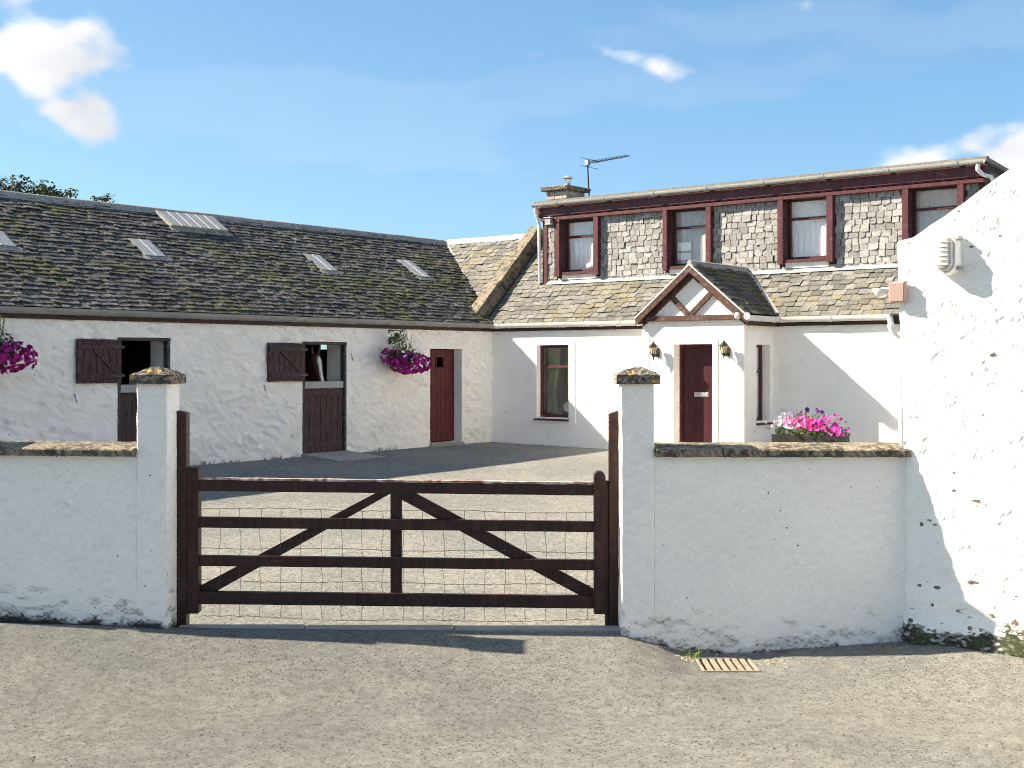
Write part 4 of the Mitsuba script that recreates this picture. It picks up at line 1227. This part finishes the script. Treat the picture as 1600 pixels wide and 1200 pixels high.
for z in zrow:
    xx = np.linspace(-2.28, .60, 80)
    w = tube(np.c_[xx, np.full(80, GY - .043), sag(xx, np.full(80, z)) + .0016 * np.sin(xx * 42) + .0012 * rng.normal(0, 1, 80) + .006 * np.sin(xx * 5 + z * 7)], .0019, 4, cap=False)
    add('wire', w, 'wire', mesh_k)

# ---------------------------------------------------------------- outbuilding on the right
outb = thing('outbuilding', 'rough white rubble gable of an outbuilding at the right edge', 'outbuilding')
ztop = lambda a: np.interp(a, [-.1, .0, .11, 3.2, 6.4], [2.49, 2.505, 2.53, 2.53 + 3.09 * .665, 2.5])


def rubble_o(a, z):
    p = np.stack([a * 3.0, z * 4.2, 0 * a], -1)
    big = .026 * (meshkit.fbm(p * .9, 3, 41) - .5)
    q = np.stack([a * 7 + .8 * meshkit.noise(p * 2, 3), z * 13 + .8 * meshkit.noise(p * 2, 5), 0 * a], -1)
    led = meshkit.fbm(q, 4, 47)
    ridg = 1 - np.abs(meshkit.fbm(q * 1.1 + 7, 4, 53) - .5) * 2
    sm = np.clip(1 - np.exp(-(((a - .33) / .22) ** 2 + ((z - 2.33) / .22) ** 2)), .18, 1)      # cement patch round the lamp
    fine = .010 * (meshkit.fbm(q * 3.2, 3, 59) - .5)
    stone = .013 * np.clip((led - .53) * 14, 0, 1) + .006 * np.clip((led - .40) * 10, 0, 1) - .012 * np.clip((ridg - .955) * 25, 0, 1)
    edge = np.clip(a / .05, 0, 1)
    base = .05 * np.clip((-.12 - z) / .2, 0, 1)
    return (big + (.40 * stone + .5 * fine) * sm) * (.35 + .65 * edge) - .03 * (1 - edge) + base * (.4 + meshkit.noise(p * 2.5, 61))


al = np.r_[np.arange(0, 1.15, .0125), np.linspace(1.15, 6.4, 90)]
zn = 240
aa, kk = np.meshgrid(al, np.linspace(0, 1, zn), indexing='ij')
lo_, hi_ = -.75, ztop(aa) + .010 * (meshkit.noise(np.stack([aa * 9, 0 * aa, 0 * aa], -1), 71) - .5)
zz = lo_ + (hi_ - lo_) * kk
oo = rubble_o(aa.ravel(), zz.ravel()).reshape(aa.shape)
bat = -.030 * (1 - aa / 6.4)        # slight lean back
v = np.c_[aa.ravel() - .055 * np.clip((zz.ravel() - .9) / 1.6, 0, 1) * np.clip(1 - aa.ravel() / .3, 0, 1), oo.ravel(), zz.ravel()]
n = zn; i, j = np.meshgrid(np.arange(len(al) - 1), np.arange(n - 1), indexing='ij'); q = (i * n + j).ravel()
face = trimesh.Trimesh(v, np.vstack([np.c_[q, q + n + 1, q + n], np.c_[q, q + 1, q + n + 1]]), process=False)
add('gable', FB.put(face), 'rubble', outb, smooth=True)
# return wall, top of the gable, roof
rv = v.reshape(len(al), zn, 3)
left = rv[0]; L2 = left.copy(); L2[:, 1] = -7.0
side = trimesh.Trimesh(np.vstack([left, L2]), [[i_, i_ + 1, i_ + 1 + zn] for i_ in range(zn - 1)] + [[i_, i_ + 1 + zn, i_ + zn] for i_ in range(zn - 1)], process=False)
topl = rv[:, -1]; T2 = topl.copy(); T2[:, 1] = -.35; na = len(al)
topm = trimesh.Trimesh(np.vstack([topl, T2]), [[i_, i_ + 1, i_ + 1 + na] for i_ in range(na - 1)] + [[i_, i_ + 1 + na, i_ + na] for i_ in range(na - 1)], process=False)
add('side_wall', FB.put(cat(side, topm)), 'rubble', outb, smooth=50)
rr = lambda a, o, dz=-.12: FB.pt(a, o, float(ztop(a)) + dz)
add('roof', cat(quad(rr(0, -.3), rr(3.2, -.3), rr(3.2, -7), rr(0, -7)), quad(rr(3.2, -.3), rr(6.4, -.3), rr(6.4, -7), rr(3.2, -7))), 'slate_porch', outb)

bl = thing('bulkhead_light', 'white oval bulkhead light with ribbed glass on the outbuilding wall', 'wall light')


def stadium(w, h, n=12):
    r = w / 2; c = h / 2 - r
    return np.array([(r * math.cos(t), c + r * math.sin(t)) for t in np.linspace(0, math.pi, n)] + [(r * math.cos(t), -c + r * math.sin(t)) for t in np.linspace(math.pi, 2 * math.pi, n)])


LA, LZ = .335, 2.388


def stack(levels):
    """stadium rings (width, height, o) joined to one closed mesh"""
    rings = [np.c_[stadium(w, h)[:, 0] + LA, np.full(24, o), stadium(w, h)[:, 1] + LZ] for w, h, o in levels]
    v = np.vstack(rings); f = []
    for i_ in range(len(rings) - 1):
        for j_ in range(24):
            s, t_ = i_ * 24 + j_, i_ * 24 + (j_ + 1) % 24
            f += [[s, t_, t_ + 24], [s, t_ + 24, s + 24]]
    v = np.vstack([v, v[-24:].mean(0)]); c_ = len(v) - 1; b_ = (len(rings) - 1) * 24
    f += [[b_ + j_, b_ + (j_ + 1) % 24, c_] for j_ in range(24)]
    return trimesh.Trimesh(v, f, process=False)


add('housing', FB.put(stack([(.165, .285, -.03), (.165, .285, .055), (.158, .278, .062), (.158, .278, .075)])), 'white_plastic', bl, smooth=30)
add('rim', FB.put(stack([(.158, .278, .070), (.158, .278, .098), (.146, .266, .106), (.124, .244, .106), (.122, .242, .098)])), 'white_plastic', bl, smooth=30)
add('lens', FB.put(stack([(.122, .242, .098), (.116, .236, .122), (.10, .22, .138), (.06, .17, .146)])), 'wired_glass', bl, smooth=60)
for z in np.linspace(-.075, .08, 6):
    add('rib', FB.put(tube([(LA - .054, .122, LZ + z), (LA - .034, .143, LZ + z), (LA, .150, LZ + z), (LA + .034, .143, LZ + z), (LA + .054, .122, LZ + z)], .0055, 6)), 'white_plastic', bl, smooth=True)
for da, dz in ((.085, .11), (.085, -.10), (-.085, 0.)):
    add('screw_lug', FB.put(bx(LA + da - .014, LA + da + .014, .02, .085, LZ + dz - .014, LZ + dz + .014, .005)), 'galvanised', bl)

sc = thing('security_light', 'brown box security light on the outbuilding corner above the garden wall', 'security light')
add('box', FB.put(bx(-.075, .040, .015, .085, 2.066, 2.208, .008)), 'box_brown', sc)
add('bracket', FB.put(cat(bx(-.06, .03, -.03, .016, 2.09, 2.19), bx(-.10, .05, .03, .06, 2.208, 2.216, .002))), 'galvanised', sc)
hd = lathe([(0, .0), (.062, .0), (.058, -.02), (.045, -.045), (.022, -.060), (0, -.064)], 20)
hd.apply_translation((-.145, .04, 2.168))
add('sensor_dome', FB.put(hd), 'white_plastic', sc, smooth=40)
add('arm', FB.put(bar((-.145, .04, 2.172), (-.06, .04, 2.172), .02, .014)), 'white_plastic', sc)

# ---------------------------------------------------------------- drain
dk = thing('drain_grate', 'rusty tan iron drain grate in the road below the right wall', 'drain grate')
gx0, gx1, gy0, gy1 = GX0, GX1, GY0, GY1
gz0 = GZ
fr_ = cat(bx(gx0, gx1, -gy0 - .022, -gy0, gz0 - .05, gz0 + .004, .003), bx(gx0, gx1, -gy1, -gy1 + .022, gz0 - .05, gz0 + .004, .003), bx(gx0, gx0 + .022, -gy1 + .022, -gy0 - .022, gz0 - .05, gz0 + .004, .003), bx(gx1 - .022, gx1, -gy1 + .022, -gy0 - .022, gz0 - .05, gz0 + .004, .003))
add('frame', FW.put(fr_), 'bronze_grate', dk)
add('gully', FW.put(bx(gx0 + .002, gx1 - .002, -gy1 + .002, -gy0 - .002, gz0 - .36, gz0 - .345)), 'concrete', dk)
e = np.linspace(gx0 + .010, gx1 - .010, 8)
for i in range(1, 7):
    x = e[i]
    add('bar', FW.put(plate([(x - .010, gz0 - .045), (x + .010, gz0 - .045), (x + .0145, gz0 + .003), (x - .0145, gz0 + .003)], -gy1 + .022, -gy0 - .022)), 'bronze_grate', dk)


def cards(centres, dirs, size, five=False, jitter=.3, r=None):
    """small leaf or flower faces; returns mesh and uv (an id each)"""
    r = r or rng
    vs, fs, uv = [], [], []
    k = 0
    for idx, (c, d) in enumerate(zip(centres, dirs)):
        d = d + r.normal(0, jitter, 3); d /= np.linalg.norm(d)
        a = np.cross(d, r.normal(0, 1, 3)); a /= np.linalg.norm(a); b = np.cross(d, a)
        s = size * r.uniform(.75, 1.25)
        if five:
            n5 = 10
            ang_ = np.arange(n5) / n5 * 2 * np.pi
            rad = np.where(np.arange(n5) % 2 == 0, s, s * .78)
            ringv = c + rad[:, None] * (np.cos(ang_)[:, None] * a + np.sin(ang_)[:, None] * b) + d * s * .18
            vs += [c - d * s * .25] + list(ringv)
            fs += [[k, k + 1 + i_, k + 1 + (i_ + 1) % n5] for i_ in range(n5)]
            m = n5 + 1
        else:
            w = s * .45
            vs += [c - a * s, c + b * w + d * s * .12, c + a * s, c - b * w + d * s * .12]
            fs += [[k, k + 1, k + 2], [k, k + 2, k + 3]]
            m = 4
        uv += [[1000 + idx + .5, .5]] * m
        k += m
    return trimesh.Trimesh(np.array(vs), fs, process=False), np.array(uv)


wk = thing('weed', 'tuft of green weed growing at the left end of the drain grate', 'weed')
ws = []
for i in range(14):
    b = np.array([1.275 + rng.normal(0, .022), 8.79 + rng.normal(0, .02), gz0])
    h = rng.uniform(.02, .06) if i else .13
    ws.append(tube([b, b + [rng.normal(0, .008), 0, h * .6], b + [rng.normal(0, .02), rng.normal(0, .01), h]], [.003, .0025, .0008], 4, cap=False))
fill(wk, cat(ws), 'leaf_bright')
lf = thing('dead_leaves', 'scatter of dry leaves and grit beside the drain grate', 'dead leaves', kind='stuff')
cc, dd = [], []
for i in range(90):
    x, y = (rng.normal(1.22, .04), rng.normal(8.72, .05)) if i < 55 else (rng.normal(1.78, .05), rng.normal(8.65, .06))
    cc.append(np.array([x, y, float(drained(np.array([x]), np.array([y]))[0]) + .008])); dd.append(np.array([0, 0, 1.]))
m, uv = cards(cc, dd, .010, jitter=.5)
fill(lf, m, 'straw', uv=uv)
gs = thing('loose_grit', 'loose stone chips lying on the road surface', 'grit', kind='stuff')
gm = []
for i in range(640):
    x, y = (rng.uniform(-3.4, 3.2), rng.uniform(5.9, 8.75)) if i < 420 else (rng.uniform(.8, 3.2), 8.86 - abs(rng.normal(0, .05)))
    s = rng.uniform(.003, .0085)
    m = trimesh.creation.icosahedron(); m.apply_scale((s, s * rng.uniform(.6, 1), s * .6)); m.apply_transform(trimesh.transformations.rotation_matrix(rng.uniform(0, 6), (0, 0, 1)))
    m.apply_translation((x, y, float(road_z(np.array([x]), np.array([y]))[0]) + s * .3)); gm.append(m)
fill(gs, cat(gm), 'sandstone')
# tufts of growth at the foot of the stable wall
tk = thing('wall_foot_weeds', 'dark little weeds along the foot of the stable wall', 'weeds', kind='stuff')
cc, dd = [], []
for t in np.sort(rng.uniform(-.0, 9.0, 330)):
    if meshkit.noise(np.array([t * 1.6, 0, 0])) < .45 or D2[0] - .1 < t < D2[1] + .1 or DR[0] < t < DR[1]:
        continue
    cc.append(FS.pt(t, .02 + .03 * rng.random(), .005 + abs(rng.normal(0, .022)))); dd.append(V + rng.normal(0, .5, 3))
m, uv = cards(cc, dd, .020, jitter=.6)
fill(tk, m, 'leaf_dull', uv=uv)

# ---------------------------------------------------------------- flowers
def in_ball(n, c, rad, top=None, shell=.55):
    out, dr_ = [], []
    while len(out) < n:
        q = rng.normal(0, 1, 3); q /= np.linalg.norm(q)
        r_ = shell + (1 - shell) * rng.random()
        out.append(np.asarray(c) + q * r_ * np.asarray(rad)); dr_.append(q)
    return out, dr_


def basket(t, o, zc, label, scale=1., lean=0.):
    k = thing('hanging_basket', label, 'hanging basket', 'flower baskets on the stable wall')
    FF = Frame(FS.pt(t, 0, 0), -U, V)
    add('bracket', FF.put(cat(bar((.0, .0, 2.215), (.0, .42, 2.215), .018, .018), bar((.0, .012, 1.95), (.0, .012, 2.22), .018, .018), bar((.0, .02, 1.97), (.0, .36, 2.205), .014, .014))), 'black_metal', k)
    bo = .40
    for q in range(3):
        w = q * 2.094
        add('chain', tube([FF.pt(0, bo, 2.20), FF.pt(.17 * math.cos(w), bo + .17 * math.sin(w), zc + .17)], .004, 4), 'black_metal', k)
    bk = lathe([(0, -.15), (.08, -.13), (.14, -.07), (.17, .0), (.16, .0), (.0, -.02)], 16); bk.apply_translation((0, bo, zc + .15))
    add('bowl', FF.put(bk), 'planter', k, smooth=40)
    lc, ld = in_ball(int(420 * scale), (.0, bo - .05, zc + .08), (.40, .30, .26), shell=.3)
    c2, d2 = in_ball(120, (.10, bo - .12, zc + .42), (.16, .14, .17), shell=.2)
    m, uv = cards([FF.pt(*c) for c in lc + c2], [q @ FF.M for q in ld + d2], .034, jitter=.5)
    add('foliage', m, 'leaf', k, uv=uv, kind='stuff')
    stems = []
    for q in range(16):
        a_, o_ = rng.normal(0, .12), bo + rng.normal(-.05, .10)
        stems.append(tube([FF.pt(a_ * .3, bo, zc + .15), FF.pt(a_ * .8, o_, zc + .30), FF.pt(a_, o_, zc + .48 + rng.normal(0, .06))], .005, 4))
    add('stems', cat(stems), 'leaf', k, kind='stuff')
    fc, fd = in_ball(int(230 * scale), (-.12, bo + .02, zc - .03), (.46, .36, .22), shell=.72)
    f2, g2 = in_ball(int(60 * scale), (.30, bo - .06, zc + .10), (.18, .2, .14), shell=.7)
    pts = [FF.pt(*c) for c in fc + f2]
    m, uv = cards(pts, [q @ FF.M for q in fd + g2], .040, five=True, jitter=.35)
    add('flowers', m, 'purple_petal', k, uv=uv, kind='stuff')
    w1, w2 = in_ball(9, (.24, bo - .02, zc + .14), (.2, .26, .14), shell=.8)
    m, uv = cards([FF.pt(*c) for c in w1], [q @ FF.M for q in w2], .034, five=True)
    add('pale_flowers', m, 'lilac_petal', k, uv=uv, kind='stuff')


basket(2.98, .40, 1.64, 'purple petunia hanging basket between the stable doors', 1.15)
basket(10.86, .40, 1.74, 'purple petunia hanging basket cut by the left picture edge', 1.15)

tr = thing('flower_trough', 'dark trough of pink, lilac and violet petunias behind the right wall', 'flower trough')
FT = Frame(FH.pt(7.15, 1.5, 0), V, -U)
pz = float(yard_z(*FH.pt(7.7, 1.5, 0)[:2]))
add('planter', FT.put(cat(prism([(-.17, pz), (.17, pz), (.22, .50), (.19, .50), (.16, .42), (-.16, .42), (-.19, .50), (-.22, .50)], .02, 1.12), bx(.02, .05, -.19, .19, pz + .01, .495), bx(1.09, 1.12, -.19, .19, pz + .01, .495))), 'planter', tr)
lc = [np.array([rng.uniform(.0, 1.16), rng.normal(0, .13), .50 + abs(rng.normal(0, .085))]) for _ in range(520)]
m, uv = cards([FT.pt(*c) for c in lc], [np.array([0, -.6, .7])] * len(lc), .030, jitter=.7)
add('foliage', m, 'leaf', tr, uv=uv, kind='stuff')
lc = [np.array([rng.normal(.68, .13), rng.normal(.16, .04), .55 + rng.normal(0, .05)]) for _ in range(90)]
m, uv = cards([FT.pt(*c) for c in lc], [np.array([0, -.6, .7])] * len(lc), .026, jitter=.7)
add('bright_foliage', m, 'leaf_bright', tr, uv=uv, kind='stuff')
for nm, mat, cnt, (a0, a1), zc, zs in (('pink_flowers', 'pink_petal', 60, (.28, .72), .64, .055), ('magenta_flowers', 'magenta_petal', 75, (.60, 1.20), .64, .07), ('lilac_flowers', 'lilac_petal', 38, (-.08, .50), .67, .065)):
    cc = []
    for _ in range(cnt):
        a_ = rng.uniform(a0, a1)
        z_ = zc + rng.normal(0, zs) + .05 * math.sin((a_ + .1) * 3)
        if a_ < .06:
            z_ = min(z_, .70)
        if a_ > 1.05:
            z_ -= .05
        cc.append(np.array([a_, rng.normal(.10, .10), max(z_, .52)]))
    m, uv = cards([FT.pt(*c) for c in cc], [np.array([-.25, -.8, .55])] * cnt, .033, five=True, jitter=.45)
    add(nm, m, mat, tr, uv=uv, kind='stuff')
st_, vc = [], []
for a_, z_ in ((.30, .80), (.36, .86), (.41, .83), (.45, .74), (.57, .895), (.52, .80), (.72, .88), (.64, .78), (.25, .76), (.78, .86), (.33, .74), (.48, .77)):
    b = FT.pt(.45 + .3 * (a_ - .45), .02, .5); tpt = FT.pt(a_, .02 + rng.normal(0, .04), z_)
    st_.append(tube([b, (b + tpt) / 2 + rng.normal(0, .02, 3), tpt], .005, 4)); vc.append(tpt)
add('stems', cat(st_), 'leaf_dull', tr, kind='stuff')
lv = [p + rng.normal(0, .035, 3) - [0, 0, .05] for p in vc for _ in range(7)]
m, uv = cards(lv, [np.array([-.2, -.7, .5])] * len(lv), .028, jitter=.8)
add('stem_leaves', m, 'leaf_dull', tr, uv=uv, kind='stuff')
pts = [p + rng.normal(0, .012, 3) for p in (vc[0], vc[2], vc[4], vc[4], vc[5], vc[6], vc[6], vc[3], vc[9])]
m, uv = cards(pts, [np.array([-.25, -.8, .4])] * len(pts), .034, five=True, jitter=.4)
add('violet_flowers', m, 'violet_petal', tr, uv=uv, kind='stuff')

# ---------------------------------------------------------------- horses
def chain(js):
    """js: list of ((x, y, z), r) joints; hulls of neighbouring spheres in one solid"""
    out = None
    for (p, r), (q, s) in zip(js[:-1], js[1:]):
        h = m3.Manifold.batch_hull([m3.Manifold.sphere(r, 14).translate(tuple(p)), m3.Manifold.sphere(s, 14).translate(tuple(q))])
        out = h if out is None else out + h
    return out


def horse(t, o, label, coat, yaw=0., head_z=1.70, blaze_on=True, pitch=.30):
    k = thing('horse', label, 'horse')
    # local: x forward (out of the door), y left, z up; head hangs over the half door
    H = np.array([0, 0, head_z])                      # poll
    nose = H + np.array([.26, 0, -.47])
    withers = np.array([-.75, 0, 1.45])
    body = chain([(withers - [0, 0, .18], .30), (np.array([-1.35, 0, 1.15]), .33), (np.array([-1.85, 0, 1.22]), .31)])
    neck = chain([(withers - [0, 0, .10], .24), (np.array([-.42, 0, 1.52]), .155), (H - [.06, 0, .07], .105)])
    skull = chain([(H + [0, 0, -.02], .095), (H + [.08, 0, -.14], .098), (H + [.17, 0, -.30], .068), (nose + [.0, 0, .04], .058), (nose, .050)])
    jaw = chain([(H + [-.04, 0, -.16], .085), (H + [.08, 0, -.30], .060), (nose + [-.03, 0, -.005], .042)])
    ears = [chain([(H + [-.02, s * .055, .06], .030), (H + [-.01, s * .068, .13], .022), (H + [.01, s * .060, .19], .006)]) for s in (-1, 1)]
    legs = []
    for x in (-.85, -1.85):
        for s in (-1, 1):
            hind = x < -1.5
            legs.append(chain([(np.array([x, s * .16, 1.0]), .15), (np.array([x + (.10 if hind else .0), s * .16, .72]), .085), (np.array([x - (.10 if hind else .0), s * .15, .48]), .055), (np.array([x, s * .15, .12]), .038), (np.array([x + .05, s * .15, .05]), .055)]))
    tail = chain([(np.array([-2.14, 0, 1.30]), .05), (np.array([-2.28, 0, .95]), .06), (np.array([-2.28, 0, .55]), .03)])
    solid = body + neck + skull + jaw
    for x in ears + legs:
        solid = solid + x
    m_ = solid.refine_to_length(.035).to_mesh()
    tm = trimesh.Trimesh(m_.vert_properties[:, :3], m_.tri_verts)
    trimesh.smoothing.filter_taubin(tm, iterations=8)
    cy, sy = math.cos(yaw), math.sin(yaw)
    R = np.array([[cy, -sy, 0], [sy, cy, 0], [0, 0, 1]])
    fwd = Frame(FS.pt(t, o, 0), V, U)                   # x out of the door, y along the wall

    def place(mesh):
        mm = mesh.copy(); vv_ = np.array(mm.vertices)
        # turn head and neck about the withers only
        wgt = np.clip((vv_[:, 0] + .75) / .5, 0, 1)[:, None]
        tv = (vv_ - withers) @ R.T + withers
        mm.vertices = vv_ * (1 - wgt) + tv * wgt
        return fwd.put(mm)
    fill_key = add('body', place(tm), coat, k, smooth=True)
    tt = trimesh.Trimesh(*(lambda q: (q.vert_properties[:, :3], q.tri_verts))(tail.to_mesh()))
    add('tail', place(tt), 'horse_hair', k, smooth=True)
    mane = chain([(H + [.04, 0, .03], .035), (H + [-.10, 0, .05], .045), (np.array([-.35, .03, 1.66]), .05), (np.array([-.62, .03, 1.60]), .045)])
    mm_ = mane.refine_to_length(.03).to_mesh()
    add('mane', place(trimesh.Trimesh(mm_.vert_properties[:, :3], mm_.tri_verts)), 'horse_hair', k, smooth=True)
    for s in (-1, 1):
        e_ = trimesh.creation.icosphere(2, .020); e_.apply_translation(H + [.085, s * .083, -.10])
        add('eye', place(e_), 'black_metal', k, smooth=True)
        n_ = trimesh.creation.icosphere(1, .012); n_.apply_translation(nose + [.035, s * .028, .0])
        add('nostril', place(n_), 'black_metal', k, smooth=True)
    if blaze_on:
        pts_, rad_ = [], []
        for u_ in np.linspace(0, 1, 14):
            c_ = H + np.array([.06 + .215 * u_, 0, -.02 - .43 * u_])
            f_ = np.interp(u_, [0, .15, .4, .65, 1], [.098, .100, .088, .068, .060])
            nrm = np.array([.88, 0, .47])
            pts_.append(c_ + nrm * f_ * .80); rad_.append(np.interp(u_, [0, .12, .3, .7, 1], [.020, .050, .038, .028, .040]))
        v_, f_ = [], []
        for i_, (p_, r_) in enumerate(zip(pts_, rad_)):
            v_ += [p_ + [-.012, -r_, -.006], p_ + [.014, 0, .008], p_ + [-.012, r_, -.006], p_ + [-.06, 0, -.03]]
        for i_ in range(13):
            b_ = 4 * i_
            for a_, c_ in ((0, 1), (1, 2), (2, 3), (3, 0)):
                f_ += [[b_ + a_, b_ + c_, b_ + c_ + 4], [b_ + a_, b_ + c_ + 4, b_ + a_ + 4]]
        add('blaze', place(trimesh.Trimesh(v_, f_, process=False)), 'horse_white', k, smooth=True)
    return k


horse(4.21, -.30, 'bay horse with a white blaze looking out over the second half door', 'bay_coat', yaw=-.35, head_z=1.72)

# ---------------------------------------------------------------- tree behind the stable
tree = thing('tree', 'dark leafy tree rising behind the stable ridge at the far left', 'tree')
tb = np.array([-18.3, 41.0, -.3])
add('trunk', tube([tb, tb + [.1, 0, 1.8], tb + [.0, .1, 3.6], tb + [.25, 0, 5.0], tb + [.4, 0, 6.3]], [.30, .24, .19, .12, .05], 10), 'bark', tree, smooth=True)
limbs, lc = [], []
tr_rng = np.random.default_rng(19)
for i in range(46):
    h = tr_rng.uniform(2.2, 5.9); a_ = tr_rng.uniform(0, 2 * np.pi); L = tr_rng.uniform(1.6, 3.6) * (1.05 - .10 * abs(h - 4))
    s = tb + [.1, 0, h]; d = np.array([math.cos(a_), math.sin(a_), tr_rng.uniform(.10, .50)])
    e_ = s + d * L; mid = s + d * L * .5 + [0, 0, .15]
    limbs.append(tube([s, mid, e_], [.055, .035, .012], 5))
    for _ in range(5):
        cpt = s + d * L * tr_rng.uniform(.45, 1.08) + tr_rng.normal(0, .30, 3)
        lc.append((cpt, tr_rng.uniform(.30, .62)))
# two thin sprays that reach out to the right
for e_, L in (((-13.55, 40.6, 6.90), .20), ((-13.15, 40.6, 6.92), .26), ((-14.35, 40.6, 7.12), .25)):
    e_ = np.array(e_); limbs.append(tube([tb + [1.2, 0, 5.4], (tb + [1.2, 0, 5.4]) * .45 + e_ * .55 - [0, 0, .2], e_], [.05, .03, .01], 5)); lc.append((e_, L))
for cpt, L in (((-16.0, 40.5, 7.30), .55), ((-15.2, 40.5, 7.18), .50), ((-16.9, 40.5, 7.35), .6), ((-14.75, 40.5, 7.02), .4), ((-16.6, 40.5, 7.05), .62), ((-14.9, 40.6, 6.90), .45), ((-17.4, 40.5, 7.1), .7), ((-15.6, 40.4, 6.85), .6), ((-16.2, 40.4, 6.8), .6)):
    lc.append((np.array(cpt), L))
add('limbs', cat(limbs), 'bark', tree, smooth=True)
cc, dd = [], []
for cpt, L in lc:
    for _ in range(int(210 * (L / .5) ** 2)):
        q = tr_rng.normal(0, 1, 3); q /= np.linalg.norm(q)
        cc.append(cpt + q * L * tr_rng.random() ** .5 * np.array([1, 1, .75])); dd.append(q + [0, 0, .5])
m, uv = cards(cc, dd, .075, jitter=.6, r=tr_rng)
add('crown', m, 'tree_leaf', tree, uv=uv)
